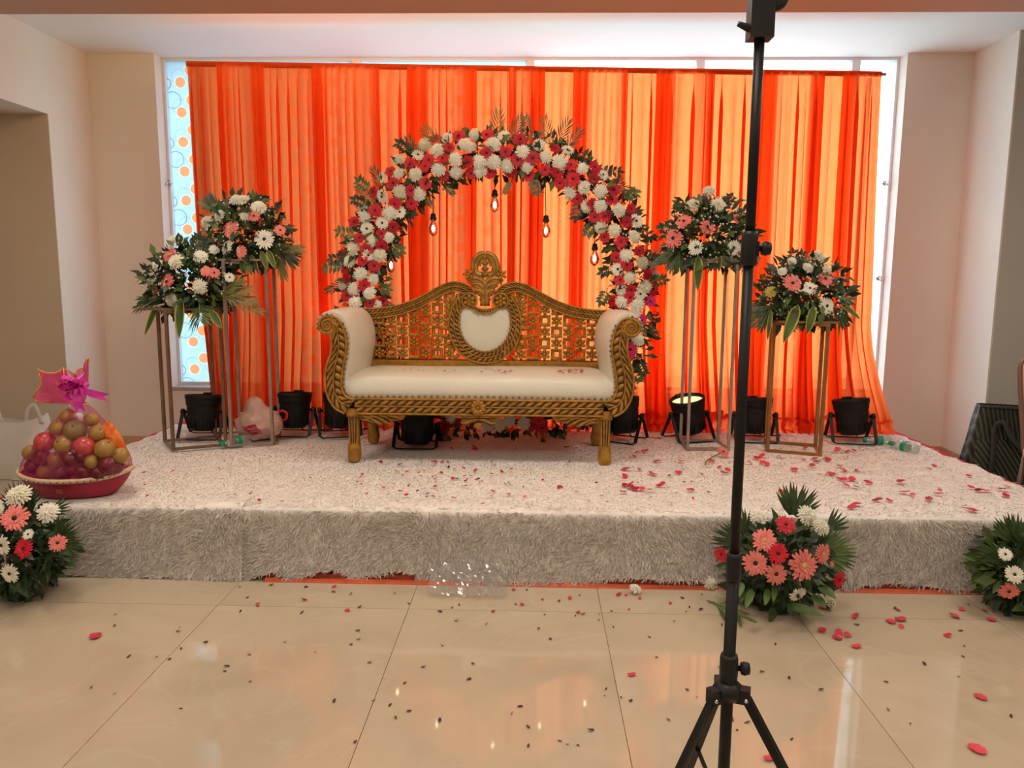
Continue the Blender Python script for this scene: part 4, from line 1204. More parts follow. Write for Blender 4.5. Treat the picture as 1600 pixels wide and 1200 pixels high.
def arrangement(label, group, ctr, Rx, Rz, Ry, org, flowers, nleaf, seed, breath_n=250, base=None, mats=None, front=0.85, leafL=(0.05, 0.085)):
    """ctr: world centre of the dome; flowers: photo positions with kind and radius in px."""
    r = random.Random(seed); c = Vector(ctr)
    t_ = thing('flower_arrangement', label, 'flowers', base or (c.x, c.y, c.z - Rz), 0, group)
    def smp(n, lo=0.35, hi=1.0 if group.endswith('stands') else 0.80, zmin=-0.65):
        k = 0
        while k < n:
            v = Vector((r.gauss(0, 1), r.gauss(0, 1), r.gauss(0, 1))).normalized()
            if v.z < (-0.85 if group.endswith('stands') else -0.97): continue
            q = r.uniform(lo, hi); k += 1
            p = c + Vector((v.x * Rx * q, v.y * Ry * q, v.z * Rz * q))
            lowz = t_.location.z + (0.01 if t_.location.z < 0.3 else -0.045)
            if p.z < lowz: p.z = lowz + r.random() * 0.03
            yield p, v
    foliage(t_, 'foliage', smp(nleaf), mats or [M['leaf'], M['leaf'], M['leaf2']], leafL, 0.5, seed)
    if breath_n: breath(t_, [p for p, v in smp(breath_n, 0.85, 1.05, -0.3)], seed)
    bs = t_.location
    fk = 0.42 if group.endswith('stands') else 0.22
    MB().lathe([(Rx * fk, 0.0), (Rx * fk, 0.05), (Rx * fk * .8, 0.09), (0, 0.10)], 12).build('floral_foam', M['foam'], t_)
    ox, oy, sc = org
    for tok in flowers.split():
        kd = tok[0]; v = [float(q) for q in tok[1:].split(',')]
        px, py, rad = ox + v[0] / sc, oy + v[1] / sc, v[2]
        p = at(px, py, c.y); ex, ez = (p.x - c.x) / Rx, (p.z - c.z) / Rz
        dd = min(1.0, math.hypot(ex, ez))
        yf = c.y - Ry * front * math.sqrt(max(0.0, 1 - dd * dd)) - 0.02
        p = at(px, py, yf)
        d = Vector((ex * 0.8 + r.gauss(0, .15), -1.0, ez * 0.7 + 0.25 + r.gauss(0, .15)))
        flower(t_, kd, p, d, rad * yf / FPX * 1.06, r, eye_yel if kd == 'P' and r.random() < 0.4 else None)
    return t_
SG = 'flower arrangements on the tall stands'
def leafpx(root, x0, y0, x1, y1, Y, W, dy=0.0, **k):
    broad_leaf(root, at(x0, y0, Y), at(x1, y1, Y + dy), W, **k)

# stand 1: lower one at the far left
c, zt1 = stand('brown square-tube flower stand, leftmost of the four, nearest the left wall', (271, 704), (258, 691), (353, 697), (337, 684), at(300, 484, 4.5).z, M['stand_brown'])
ct = Vector((at(298, 440, c.y).x, c.y, at(298, 440, c.y).z))
a1 = arrangement('pink and white flower dome on the leftmost stand, in front of the printed window', SG, ct, 0.27, 0.24, 0.22, (210, 360, 7.06),
    'W430,110,10 P390,270,13 W460,350,13 W255,380,10 W195,560,11 P365,570,14 W720,620,12 W410,770,12 W730,290,11 W160,720,9 P790,450,9 P880,470,9 P235,660,6 G1050,520,8 W880,210,8', 750, 31, 260, base=(c.x, c.y, zt1))
leafpx(a1, 246, 478, 227, 522, c.y - 0.15, 0.055); leafpx(a1, 283, 466, 280, 526, c.y - 0.2, 0.075, yellow=True); leafpx(a1, 328, 484, 346, 512, c.y - 0.17, 0.06)
frond(a1, at(312, 474, c.y - 0.15), at(312, 474, c.y - 0.15) - at(312, 455, c.y - 0.1) + Vector((0.02, -0.06, 0)), (0, -1, 0.3), 0.15, 10, 0.10, 0.012, 0.1, 'leaf2', seed=2)
for k, (x1, y1) in enumerate([(405, 485), (395, 470), (214, 480), (222, 468), (375, 440), (385, 452)]):
    a = at(345 if x1 > 300 else 262, 462, c.y - 0.1); b_ = at(x1, y1, c.y - 0.12); frond(a1, a, b_ - a, (0, -1, 0.5), (b_ - a).length, 9, 0.07, 0.010, 0.05, 'olive' if x1 > 300 else 'palm', seed=k, ang=30)
for k, (x0, y0, x1, y1) in enumerate([(300, 400, 310, 372), (290, 400, 285, 378), (318, 410, 322, 380)]):
    sprig(a1, at(x0, y0, c.y - .05), at(x1, y1, c.y - .05), 5, 0.045, k + 50)

# stand 2: taller one beside it
c, zt2 = stand('grey square-tube flower stand, the taller of the two left of the bench', (362, 698), (376, 684), (426, 694), (437, 680), at(390, 408, 4.58).z, M['stand_grey'])
ct = Vector((at(386, 372, c.y).x, c.y, at(386, 372, c.y).z))
a2 = arrangement('tall pink and white flower dome on the second stand, before the orange curtain', SG, ct, 0.27, 0.25, 0.22, (300, 290, 8.57),
    'W590,190,10 W690,195,10 W890,290,12 W370,400,10 W200,490,11 W700,405,9 P830,410,10 P525,595,14 P240,730,11 G475,830,13 P660,890,10 G970,720,15 P1180,600,9', 780, 32, 420, base=(c.x, c.y, zt2))
for (x0, y0, x1, y1, w) in [(392, 398, 404, 428, .04), (408, 392, 418, 421, .045), (418, 390, 429, 418, .05), (386, 400, 384, 424, .035), (377, 406, 379, 428, .03), (338, 388, 318, 398, .04), (345, 395, 332, 420, .04)]:
    leafpx(a2, x0, y0, x1, y1, c.y - 0.15, w, yellow=(x0 % 2 == 0))
for k, (x1, y1) in enumerate([(463, 387), (455, 408), (441, 428), (458, 398), (322, 318), (330, 312)]):
    a = at(432 if x1 > 400 else 350, 388 if x1 > 400 else 335, c.y - 0.08); b_ = at(x1, y1, c.y - 0.1); frond(a2, a, b_ - a, (0, -1, 0.5), (b_ - a).length, 9, 0.075, 0.010, 0.12, 'leaf' if k % 2 else 'olive', seed=k + 5, ang=26)
for k, (x0, y0, x1, y1) in enumerate([(350, 330, 326, 320), (362, 330, 354, 316), (393, 325, 397, 312)]):
    sprig(a2, at(x0, y0, c.y - .05), at(x1, y1, c.y - .05), 4, 0.045, k + 60)

# stand 3: behind the tripod pole
c, zt3 = stand('grey square-tube flower stand half hidden by the black pole', (1074, 703), (1063, 690), (1138, 703), (1122, 690), at(1100, 407, 4.65).z, M['stand_grey'], 0.016)
ct = Vector((at(1104, 372, c.y).x, c.y, at(1104, 372, c.y).z))
a3 = arrangement('pink and white flower dome right of the flower ring, partly behind the black pole', SG, ct, 0.27, 0.25, 0.22, (1000, 280, 4.0),
    'W430,75,10 W325,160,11 W490,160,12 P275,265,13 P420,300,12 P210,370,15 G345,428,12 G585,430,12 P610,250,10 W640,290,9', 760, 33, 420, base=(c.x, c.y, zt3))
MB().tube([at(1107, 345, c.y - .02) - a3.location, at(1107, 300, c.y - .03) - a3.location], 0.003, 6).build('stem', M['stem'], a3)
leafpx(a3, 1091, 400, 1090, 452, c.y - 0.17, 0.07); leafpx(a3, 1125, 400, 1123, 424, c.y - 0.17, 0.035); leafpx(a3, 1140, 402, 1148, 415, c.y - 0.1, 0.035)
for k, (x1, y1) in enumerate([(1022, 412), (1034, 405), (1048, 418), (1062, 416), (1182, 402), (1178, 410), (1150, 415), (1110, 416)]):
    a = at(1062 if x1 < 1100 else 1135, 392, c.y - 0.1); b_ = at(x1, y1, c.y - 0.12); frond(a3, a, b_ - a, (0, -1, 0.5), (b_ - a).length, 9, 0.06, 0.010, 0.05, 'palm', seed=k + 9, ang=30)
for k, (x0, y0, x1, y1) in enumerate([(1075, 350, 1036, 355), (1085, 340, 1066, 326), (1128, 330, 1140, 310), (1140, 345, 1157, 332), (1100, 335, 1096, 315)]):
    sprig(a3, at(x0, y0, c.y - .05), at(x1, y1, c.y - .05), 4, 0.045, k + 70)

# stand 4: lower one at the right
c, zt4 = stand('bronze square-tube flower stand, rightmost of the four', (1199, 706), (1196, 692), (1281, 713), (1274, 698), at(1240, 503, 4.6).z, M['stand_gold'], 0.018)
ct = Vector((at(1255, 462, c.y).x, c.y, at(1255, 462, c.y).z))
a4 = arrangement('pink and white flower dome on the rightmost stand, right of the black pole', SG, ct, 0.26, 0.23, 0.22, (1160, 380, 7.5),
    'P585,470,14 P970,420,12 G790,530,11 G985,735,13 O340,575,10 W870,150,11 W990,310,8 W470,330,7 W770,290,9 P1180,640,5 W930,180,9 W580,210,7', 720, 34, 520, base=(c.x, c.y, zt4))
leafpx(a4, 1247, 476, 1225, 533, c.y - 0.18, 0.085); leafpx(a4, 1272, 478, 1261, 521, c.y - 0.18, 0.065); leafpx(a4, 1315, 476, 1343, 498, c.y - 0.14, 0.05); leafpx(a4, 1205, 484, 1199, 530, c.y - 0.13, 0.035); leafpx(a4, 1312, 490, 1310, 532, c.y - 0.1, 0.015)
for k, (x1, y1) in enumerate([(1173, 492), (1176, 505), (1190, 510), (1325, 500), (1318, 505), (1290, 505), (1240, 510), (1180, 480)]):
    a = at(1205 if x1 < 1245 else 1300, 478, c.y - 0.1); b_ = at(x1, y1, c.y - 0.12); frond(a4, a, b_ - a, (0, -1, 0.5), (b_ - a).length, 9, 0.06, 0.010, 0.05, 'palm', seed=k + 19, ang=30)
for k, (x0, y0, x1, y1) in enumerate([(1245, 425, 1240, 396), (1235, 430, 1226, 412), (1250, 425, 1252, 398)]):
    sprig(a4, at(x0, y0, c.y - .05), at(x1, y1, c.y - .05), 4, 0.042, k + 80)

# ------------------------------------------------------------------ arrangements on the floor before the platform
FG = 'flower arrangements on the floor'
DK = [M['leaf'], M['leaf'], M['leaf'], M['palm']]
ct = Vector((at(1222, 870, 3.1).x, 3.12, 0.19))
f2 = arrangement('pink and crimson floor arrangement with palm fans, behind the black pole', FG, ct, 0.27, 0.22, 0.20, (1080, 740, 4.8),
    'W505,325,14 W870,315,17 W975,400,14 R710,385,16 P550,500,19 R650,600,17 P480,670,20 P635,750,18 P840,690,25 P985,600,16 R225,605,12 R1110,795,13 G795,905,15 P1055,680,5', 620, 41, 0, base=(ct.x, ct.y, 0.0), leafL=(0.045, 0.08), front=1.05, mats=DK)
palm_fan(f2, at(1237, 812, 3.16), (0, -1, 0.15), 30, 118, 15, 0.145, 0.017, seed=1)
palm_fan(f2, at(1165, 850, 3.1), (0, -1, 0.1), 130, 196, 10, 0.135, 0.014, seed=2); palm_fan(f2, at(1165, 838, 3.12), (0, -1, 0.1), 75, 130, 8, 0.10, 0.013, seed=3)
palm_fan(f2, at(1283, 865, 3.1), (-0.1, -1, 0.2), -50, 65, 16, 0.13, 0.016, 'leaf2', seed=4)
palm_fan(f2, at(1290, 830, 3.15), (0, -1, 0.2), 10, 70, 6, 0.10, 0.014, seed=5)
for (x0, y0, x1, y1, w) in [(1230, 945, 1285, 962, .05), (1270, 930, 1290, 950, .05), (1175, 920, 1165, 950, .04), (1200, 920, 1195, 945, .035), (1210, 915, 1208, 940, .03), (1280, 915, 1305, 935, .05), (1160, 910, 1150, 935, .04)]:
    a = at(x0, y0, 2.98); broad_leaf(f2, a, at(x1, y1, 2.90) if at(x1, y1, 2.90).z > 0.01 else on(x1, y1, 0.012), w, yellow=False)
ct = Vector((at(28, 850, 3.1).x, 3.10, 0.20))
f1 = arrangement('pink and white floor arrangement below the fruit basket, at the left picture edge', FG, ct, 0.26, 0.23, 0.20, (0, 740, 6.0),
    'W175,205,20 W450,365,17 P140,420,22 P540,650,14 R225,700,17 G265,570,9 G20,670,16 G95,935,16 W-10,340,10 P-120,500,18 R-100,760,16 W-160,350,16', 620, 42, 0, base=(ct.x, ct.y, 0.0), leafL=(0.045, 0.08), front=1.05, mats=DK)
palm_fan(f1, at(84, 845, 3.08), (-0.05, -1, 0.1), -62, 75, 18, 0.115, 0.014, seed=6)
palm_fan(f1, at(36, 800, 3.16), (0, -1, 0.1), 40, 150, 14, 0.125, 0.013, seed=7)
palm_fan(f1, at(70, 802, 3.10), (0, -1, 0.2), 0, 40, 6, 0.11, 0.010, seed=8)
for (x0, y0, x1, y1, w) in [(70, 880, 82, 905, .10), (40, 905, 55, 928, .07), (10, 905, 5, 930, .07), (30, 900, 30, 925, .06), (20, 850, 15, 890, .05)]:
    a = at(x0, y0, 2.96); broad_leaf(f1, a, on(x1, y1, 0.012) if on(x1, y1, 0.012).y > 2.7 else at(x1, y1, 2.85), w, yellow=False)
ct = Vector((at(1592, 880, 3.15).x, 3.14, 0.19))
f3 = arrangement('leafy floor arrangement with cream gerberas, cut by the right picture edge', FG, ct, 0.20, 0.21, 0.18, (1400, 540, 2.727),
    'G465,890,11 G505,975,14 P480,1045,15 P620,930,16 W640,860,15 R590,1010,14', 600, 43, 0, base=(ct.x, ct.y, 0.0), leafL=(0.05, 0.085), front=1.05, mats=[M['leaf'], M['leaf2']])
palm_fan(f3, at(1585, 850, 3.1), (0, -1, 0.1), 70, 150, 12, 0.12, 0.015, seed=9)
palm_fan(f3, at(1570, 870, 3.1), (0, -1, 0.1), 150, 200, 8, 0.12, 0.012, seed=10)
# ================================================================== STAGE LAMPS
def par_can(px, py, Y, roll, tiltx, rz, label, lit=None, zc_=0.165):
    Y = min(Y, 4.91); b0 = at(px, py, Y); loc = Vector((b0.x, Y, ZS - 0.004))
    t_ = thing('par_light', label, 'stage light', loc, rz, 'stage lamps along the foot of the curtain')
    T = Matrix.Translation((0, 0, zc_)) @ Matrix.Rotation(roll, 4, 'Y') @ Matrix.Rotation(tiltx, 4, 'X')
    b = MB()
    b.lathe([(0.0, -0.118), (0.066, -0.118), (0.076, -0.108), (0.090, -0.050), (0.096, -0.03), (0.099, 0.0), (0.100, 0.032), (0.100, 0.040), (0.104, 0.042), (0.108, 0.075), (0.108, 0.080), (0.112, 0.082), (0.112, 0.108), (0.104, 0.110), (0.100, 0.095), (0.098, 0.085)], 28, T, 0)
    for k in range(14):                                # cooling fins round the tail
        a = 2 * PI * k / 14
        b.box(0.062, 0.096, -0.003, 0.003, -0.100, -0.040, 0, T @ Matrix.Rotation(a, 4, 'Z'))
    can = b.build('can_body', M['scuffed_black'], t_)
    MB().lathe([(0.0, 0.084), (0.099, 0.084), (0.099, 0.088), (0.06, 0.094), (0.0, 0.096)], 24, T).build('lens', lit or M['lens_dark'], can)
    MB().box(-0.030, 0.030, -0.013, 0.013, 0.108, 0.120, 0, T @ Matrix.Translation((0, 0.085, 0))).build('frame_clip', M['black_metal'], can)
    for s, nm in ((-1, 'front_bracket'), (1, 'rear_bracket')):
        q = MB(); X = 0.128
        p = [Vector((-X, 0, zc_ + 0.01)), Vector((-X, s * 0.105, 0.016)), Vector((-X + 0.02, s * 0.112, 0.007)), Vector((X - 0.02, s * 0.112, 0.007)), Vector((X, s * 0.105, 0.016)), Vector((X, 0, zc_ + 0.01))]
        for a, c in zip(p, p[1:]): q.bar(a, c, 0.020 if abs(a.x - c.x) < 0.01 else 0.012, 0.006)
        q.build(nm, M['black_metal'], t_)
    for s in (-1, 1):
        q = MB().lathe([(0.010, 0.0), (0.010, 0.012), (0.019, 0.013), (0.021, 0.018), (0.021, 0.030), (0.016, 0.034), (0, 0.035)], 12, Matrix.Translation((s * 0.106, 0, zc_)) @ Matrix.Rotation(s * PI / 2, 4, 'Y'))
        q.build('tilt_knob', M['black_plastic'], t_)
    cab = crom([T @ Vector((0.03, 0, -0.108)), Vector((0.05, 0.05, 0.02)), Vector((0.09, 0.13, 0.004)), Vector((0.2, 0.17, 0.004))], 5)
    MB().tube(cab, 0.004, 6).build('cable', M['black_plastic'], t_)
    return t_
M['lens_dark'] = mat('frosted_lamp_lens', (0.25, 0.25, 0.27), 0.15)
M['lens_lit'] = emit('lit_lamp_lens', (1.0, 0.88, 0.45), 1.0)
M['lens_red'] = emit('lit_red_lamp_lens', (1.0, 0.10, 0.10), 2.0)
par_can(320, 683, 4.78, 0.02, -0.12, 0.05, 'black stage lamp inside the leftmost flower stand, before the window corner')
p2_ = par_can(461, 676, 4.95, 0.0, -0.10, -0.04, 'black stage lamp with a red loop painted on it, left of the bench', None)
par_can(532, 676, 4.99, 0.06, -0.25, 0.25, 'black stage lamp half hidden behind the left arm of the bench', M['lens_red'])
par_can(652, 684, 4.62, 0.0, -0.25, 0.0, 'black stage lamp under the left half of the bench', None, 0.130)
par_can(972, 690, 4.86, -0.20, -0.2, -0.5, 'black stage lamp behind the right front leg of the bench')
par_can(1075, 688, 4.90, -0.22, 0.05, 0.35, 'tilted stage lamp with its lit yellow lens in view, inside the half hidden grey stand', M['lens_lit'])
par_can(1178, 682, 4.98, -0.05, -0.15, -0.1, 'black stage lamp directly behind the black tripod pole')
par_can(1328, 690, 4.92, -0.10, -0.12, -0.12, 'black stage lamp by the right end of the orange curtain, rightmost of all')
# red loop on the second lamp's can
rl = MB(); pts = []
for (x, z) in [(-0.090, 0.150), (-0.060, 0.166), (-0.035, 0.170), (-0.012, 0.155), (-0.020, 0.120), (-0.045, 0.104), (-0.075, 0.096)]:
    r_ = 0.099 + min(0, z - 0.14) * 0.22 + 0.004
    pts.append(Vector((x, -math.sqrt(max(0.0004, r_ * r_ - x * x)) - 0.003, z)))
rl.tube(crom(pts, 5), 0.009, 7, 0, flat=(0.35, Vector((0, 1, 0))))
rl.build('red_loop_mark', mat('red_paint', (0.75, 0.02, 0.03), 0.5), p2_)
def spot(name, loc, target, power, col, ang):
    l = bpy.data.lights.new(name, 'SPOT'); l.energy = power; l.color = col; l.spot_size = math.radians(ang); l.spot_blend = 0.8; l.shadow_soft_size = 0.06
    o = bpy.data.objects.new(name, l); COL.objects.link(o); o.location = loc
    o.rotation_euler = (Vector(target) - Vector(loc)).to_track_quat('-Z', 'Y').to_euler()
spot('red_lamp_beam', (at(520, 650, 4.95).x, 4.96, ZS + 0.31), (at(505, 380, 5.3).x, 5.3, 1.55), 30, (1.0, 0.06, 0.10), 60)
spot('yellow_lamp_beam', (at(1075, 640, 4.9).x, 4.92, ZS + 0.30), (at(1100, 560, 5.3).x, 5.26, 0.95), 6, (1.0, 0.75, 0.35), 80)

# ================================================================== FRUIT BASKET
YBK = 3.52
bc = Vector((at(122, 775, YBK).x, YBK, ZS - 0.004))
RZB = 0.12
fb = thing('fruit_basket', 'crimson oval gift basket wrapped in pink net with a magenta bow, on the platform corner', 'basket', bc, RZB)
M['crimson'] = mat('crimson_felt_basket', (0.36, 0.018, 0.055), 0.6, var=0.12, scale=14)
M['trim'] = mat('floral_print_ribbon', (0.70, 0.34, 0.22), 0.5, col2=(0.66, 0.56, 0.36), scale=70, detail=1.0)
M['trim_dot'] = mat('green_print_ribbon', (0.06, 0.20, 0.13), 0.5)
def rimp(a, k=1.0): return Vector((0.250 * k * math.cos(a), 0.150 * k * math.sin(a), 0.092 + 0.022 * abs(math.cos(a)) ** 3))
b = MB(); n = 40
def wallp(u, v):
    a = 2 * PI * u; top = rimp(a); bot = Vector((0.175 * math.cos(a), 0.10 * math.sin(a), 0.0)); k = v ** 0.8
    return bot.lerp(top, v) + Vector((math.cos(a), math.sin(a) * .6, 0)) * 0.012 * math.sin(PI * v)
b.grid(wallp, n, 7, 0, True, True)
b.grid(lambda u, v: wallp(u, 1 - v) * 0.97 + Vector((0, 0, 0.004)), n, 5, 0, True, True)
b.add([(0.175 * math.cos(2 * PI * i / n), 0.10 * math.sin(2 * PI * i / n), 0.002) for i in range(n)], [tuple(range(n))], 0)
b.build('basket_bowl', M['crimson'], fb)
MB().tube([rimp(2 * PI * i / 48) for i in range(48)], 0.0115, 8, 0, closed=True).build('rim_ribbon', M['trim'], fb)
dt = MB()
for i in range(26):
    a = PI * (1.04 + 0.92 * i / 25); p = rimp(a) + Vector((0, -0.0095, -0.002)); dt.ball(p, 0.0052, 6, 4, 0)
dt.build('ribbon_print', M['trim_dot'], fb, kind='stuff')
em = MB().box(-0.013, 0.013, -0.003, 0.0, -0.012, 0.012, 0)
for k in (-1, 0, 1):
    em.box(-0.012, 0.012, -0.004, -0.003, k * 0.008 - 0.0008, k * 0.008 + 0.0008, 1); em.box(k * 0.008 - 0.0008, k * 0.008 + 0.0008, -0.004, -0.003, -0.012, 0.012, 1)
e_ = em.build('gold_emblem', [mat('gold_foil', (0.52, 0.33, 0.07), 0.4, metal=0.4), M['crimson']], fb, (-0.015, -0.141, 0.045)); e_.rotation_euler = (0.55, 0, 0)
# fruits
FM = {'B': ('golden brown', mat('golden_brown_fruit', (0.30, 0.15, 0.035), 0.38, col2=(0.42, 0.24, 0.06), scale=38)), 'R': ('rosy red', mat('rosy_red_fruit', (0.48, 0.035, 0.05), 0.25, col2=(0.58, 0.10, 0.08), scale=20)),
      'D': ('dark plum red', mat('dark_plum_fruit', (0.13, 0.012, 0.022), 0.28, col2=(0.20, 0.02, 0.035), scale=20)), 'O': ('speckled olive brown', mat('olive_brown_fruit', (0.22, 0.13, 0.055), 0.4, col2=(0.30, 0.19, 0.08), scale=44))}
def fruit_mesh(m):
    b = MB(); prof = []
    for i in range(13):
        th = PI * i / 12; r = 1 + 0.04 * math.sin(th * 2)
        z = -math.cos(th) * 0.93; x = math.sin(th) * r
        if i == 12: x, z = 0.0, 0.74
        if i == 11: x, z = 0.20, 0.86
        if i == 0: x, z = 0.0, -0.84
        prof.append((x, z))
    b.lathe(prof, 18)
    b.tube([(0, 0, 0.72), (0.03, 0, 0.88)], 0.05, 6, 1)
    return b.mesh('fruit', [m, M['gold_dark']])
FMe = {k: fruit_mesh(v[1]) for k, v in FM.items()}
rows = [('top', 'B520,445,62 B695,465,55'), ('second', 'B440,525,60 O570,545,80 B740,565,62'), ('middle', 'R340,630,75 B485,655,71 R645,665,78 B800,685,74'),
        ('fourth', 'B235,715,58 D318,745,66 B425,765,60 D540,760,70 D622,740,50 B700,780,56 D820,800,75 B915,735,60'), ('bottom', 'D255,815,62 B345,855,60 D470,870,64 D555,835,52 D630,855,66 D742,865,60 D880,815,56')]
ords = ['first', 'second', 'third', 'fourth', 'fifth', 'sixth', 'seventh', 'eighth']
for ri, (rn, txt) in enumerate(rows):
    toks = txt.split()
    for i, tok in enumerate(toks):
        x, y, rp = [float(v) for v in tok[1:].split(',')]
        Yf = [3.50, 3.46, 3.43, 3.42, 3.425][ri]
        dx = abs(x - 590) / 420
        Yf += 0.06 * dx * dx
        p = at(x / 4.85, 560 + y / 4.85, Yf); r = rp / 4.85 * Yf / FPX * 1.10
        f = put('fruit', FMe[tok[0]]); f.location = p; f.scale = (r, r, r)
        f.rotation_euler = (rnd.uniform(0.3, 1.5), rnd.uniform(-.5, .5), rnd.uniform(0, 6))
        tag(f, f"{FM[tok[0]][0]} fruit in the wrapped basket, {ords[i]} from the left in the {rn} row", 'fruit', 'fruits in the wrapped basket')
# bright snack packet tucked in at the right
pk = MB()
pa_, pb2 = at(163, 662, 3.47), at(190, 705, 3.47)
def pkt(u, v):
    c = pa_.lerp(pb2, v); wdt = 0.030 * (0.85 + 0.3 * math.sin(PI * v))
    return (c.x + (u - .5) * 2 * wdt + 0.004 * math.sin(30 * v), c.y - 0.016 * math.sin(PI * u) * math.sin(PI * v), c.z + (u - .5) * 0.035)
pk.grid(pkt, 9, 12); pk.grid(lambda u, v: tuple(Vector(pkt(1 - u, v)) + Vector((0, 0.02 * math.sin(PI * u), 0))), 9, 12)
tag(pk.build('snack_packet', mat('orange_pink_foil_packet', (0.80, 0.10, 0.03), 0.25, col2=(0.85, 0.30, 0.05), scale=40, detail=1.0)), 'shiny orange and red snack packet tucked beside the fruits', 'packet')
# net wrap, ruffle and bow
M['net'] = thin_mat('pink_net', (0.72, 0.07, 0.28), 0.80, 0.30, 0.70, gloss=0.04, tint=(1.0, 0.84, 0.90))
M['net2'] = thin_mat('pink_net_gathered', (0.80, 0.10, 0.36), 0.55, 0.40, 0.60, gloss=0.03, tint=(1.0, 0.60, 0.75))
M['ribbon'] = mat('magenta_satin_ribbon', (0.70, 0.03, 0.42), 0.3, spec=0.6)
M['gold_edge'] = mat('orange_gold_edging', (0.75, 0.26, 0.10), 0.4, metal=0.2)
ci, si = math.cos(-RZB), math.sin(-RZB)
def bl(px, py, Y):                                     # photo point to the basket's own axes
    v = at(px, py, Y) - bc; return Vector((v.x * ci - v.y * si, v.x * si + v.y * ci, v.z))
neck = bl(124, 632, YBK)
wr_ = MB()
def wrap(u, v):
    a = 2 * PI * u; R0 = rimp(a, 0.98)
    z = R0.z + (neck.z - R0.z) * v
    f = (1 - v) ** 0.74 * (1 + 0.16 * math.sin(PI * min(1, v * 1.25)) * (1 - v))
    rp = 1 + 0.035 * math.sin(11 * a) * (0.3 + v) + 0.02 * math.sin(23 * a)
    return (neck.x * v + R0.x * f * rp + 0.028 * v * math.cos(a), R0.y * f * rp + 0.028 * v * math.sin(a), z)
wr_.grid(wrap, 72, 18, 0, True, True)
wr_.build('net_wrap', M['net'], fb)
rf = MB()
def ruff(u, v):
    a = 2 * PI * u
    ex = 0.028 + 0.085 * v ** 0.8 * (1 + 0.35 * math.sin(3 * a + 1) + 0.22 * math.sin(9 * a))
    lean_ = -0.050 * v
    x = neck.x + lean_ + ex * math.cos(a) * (1.30 if math.cos(a) < 0 else 0.62)
    z = neck.z + (0.150 + 0.035 * math.sin(3 * a + .8) - 0.11 * max(0, -math.cos(a)) ** 2 + 0.02 * math.sin(8 * a)) * v
    return (x, ex * 0.62 * math.sin(a) + 0.022 * v * math.sin(9 * a + 2 * v), z + 0.012 * v * math.sin(9 * a))
rf.grid(ruff, 72, 9, 0, True, True)
r_o = rf.build('net_ruffle', M['net2'], fb)
MB().tube([Vector(ruff(i / 72, 1.0)) for i in range(72)], 0.0035, 5, 0, closed=True).build('gold_edging', M['gold_edge'], r_o)
MB().tube([Vector((neck.x + 0.034 * math.cos(2 * PI * i / 20), 0.034 * math.sin(2 * PI * i / 20), neck.z)) for i in range(20)], 0.006, 6, 0, closed=True).build('tie', M['gold_edge'], fb)
bow = MB()
def ribbon(pts, w, axis):
    P = crom(pts, 6); k = len(P); ax = Vector(axis).normalized()
    vs = []; 
    for p in P: vs += [p - ax * w / 2, p + ax * w / 2]
    bow.add(vs, [(2 * i, 2 * i + 1, 2 * i + 3, 2 * i + 2) for i in range(k - 1)], 0, True)
c0 = bl(120, 606, YBK - 0.06)
for k in range(9):
    a = 2 * PI * k / 9 + 0.2; d = Vector((math.cos(a), -0.55 - 0.3 * math.sin(k), math.sin(a) * 0.85 + 0.15)); s_ = d.cross(Vector((0, 1, 0.2))).normalized()
    L_ = 0.060 + 0.014 * math.sin(2.3 * k)
    ribbon([c0, c0 + d * L_ * .6 + s_ * .020, c0 + d * L_, c0 + d * L_ * .6 - s_ * .020, c0], 0.030, Vector((0, 1, 0)).cross(d).cross(d) if k % 2 else (0.3, 1, 0.3))
def tail(p0, p1, w):
    d = (p1 - p0); s_ = d.cross(Vector((0, 1, 0))).normalized() * w / 2; m_ = p0.lerp(p1, .5) + Vector((0, -0.012, 0)); q = p0.lerp(p1, 0.80)
    bow.add([p0 - s_ * .5, p0 + s_ * .5, m_ - s_, m_ + s_, p1 - s_, q, p1 + s_], [(0, 1, 3, 2), (2, 3, 5), (2, 5, 4), (3, 6, 5)], 0, False)
tail(c0 + Vector((0.01, -0.03, 0)), bl(126, 645, YBK - 0.10), 0.040); tail(c0 + Vector((0.02, -0.03, 0)), bl(171, 622, YBK - 0.08), 0.036)
bow.build('ribbon_bow', M['ribbon'], fb)

# ================================================================== BAGS, BOTTLES, WRAPPER
M['pale_bag'] = mat('pale_pink_plastic', (0.66, 0.40, 0.33), 0.35, spec=0.5)
def blob(label, name, c, R3, seed, m, lobes):
    t_ = thing(name, label, 'bag', c)
    def S(u, v, off=0.0):
        a = 2 * PI * u; e = PI * v
        d = Vector((math.sin(e) * math.cos(a), math.sin(e) * math.sin(a), math.cos(e)))
        r = 1.0
        for (ld, amp, w) in lobes:
            r += amp * math.exp(-(1 - d.dot(Vector(ld).normalized())) / w)
        q = d * 3.2 + Vector((seed, 0, 0))
        r += 0.20 * abs(mnoise.noise(q)) + 0.13 * abs(mnoise.noise(q * 2.3)) + 0.05 * abs(mnoise.noise(q * 5)) - 0.10
        p = Vector((d.x * R3[0] * r, d.y * R3[1] * r, R3[2] + d.z * R3[2] * r))
        p.z = max(p.z, 0.004)
        return p + d * off
    return t_, S
c = Vector((at(400, 690, 4.66).x, 4.74, ZS - 0.004))
pb_t, S = blob('crumpled pale pink plastic bag with a red printed patch, behind the second flower stand', 'plastic_bag', c, (0.135, 0.10, 0.105), 4.2, None, [((-0.16, -0.1, 1), 0.70, 0.06), ((0.9, -0.4, -0.1), 0.20, 0.12), ((-1, 0, -0.3), 0.20, 0.15)])
b = MB(); b.grid(lambda u, v: S(u, 0.001 + 0.998 * v), 48, 28, 0, True, True); b.build('bag_body', M['pale_bag'], pb_t)
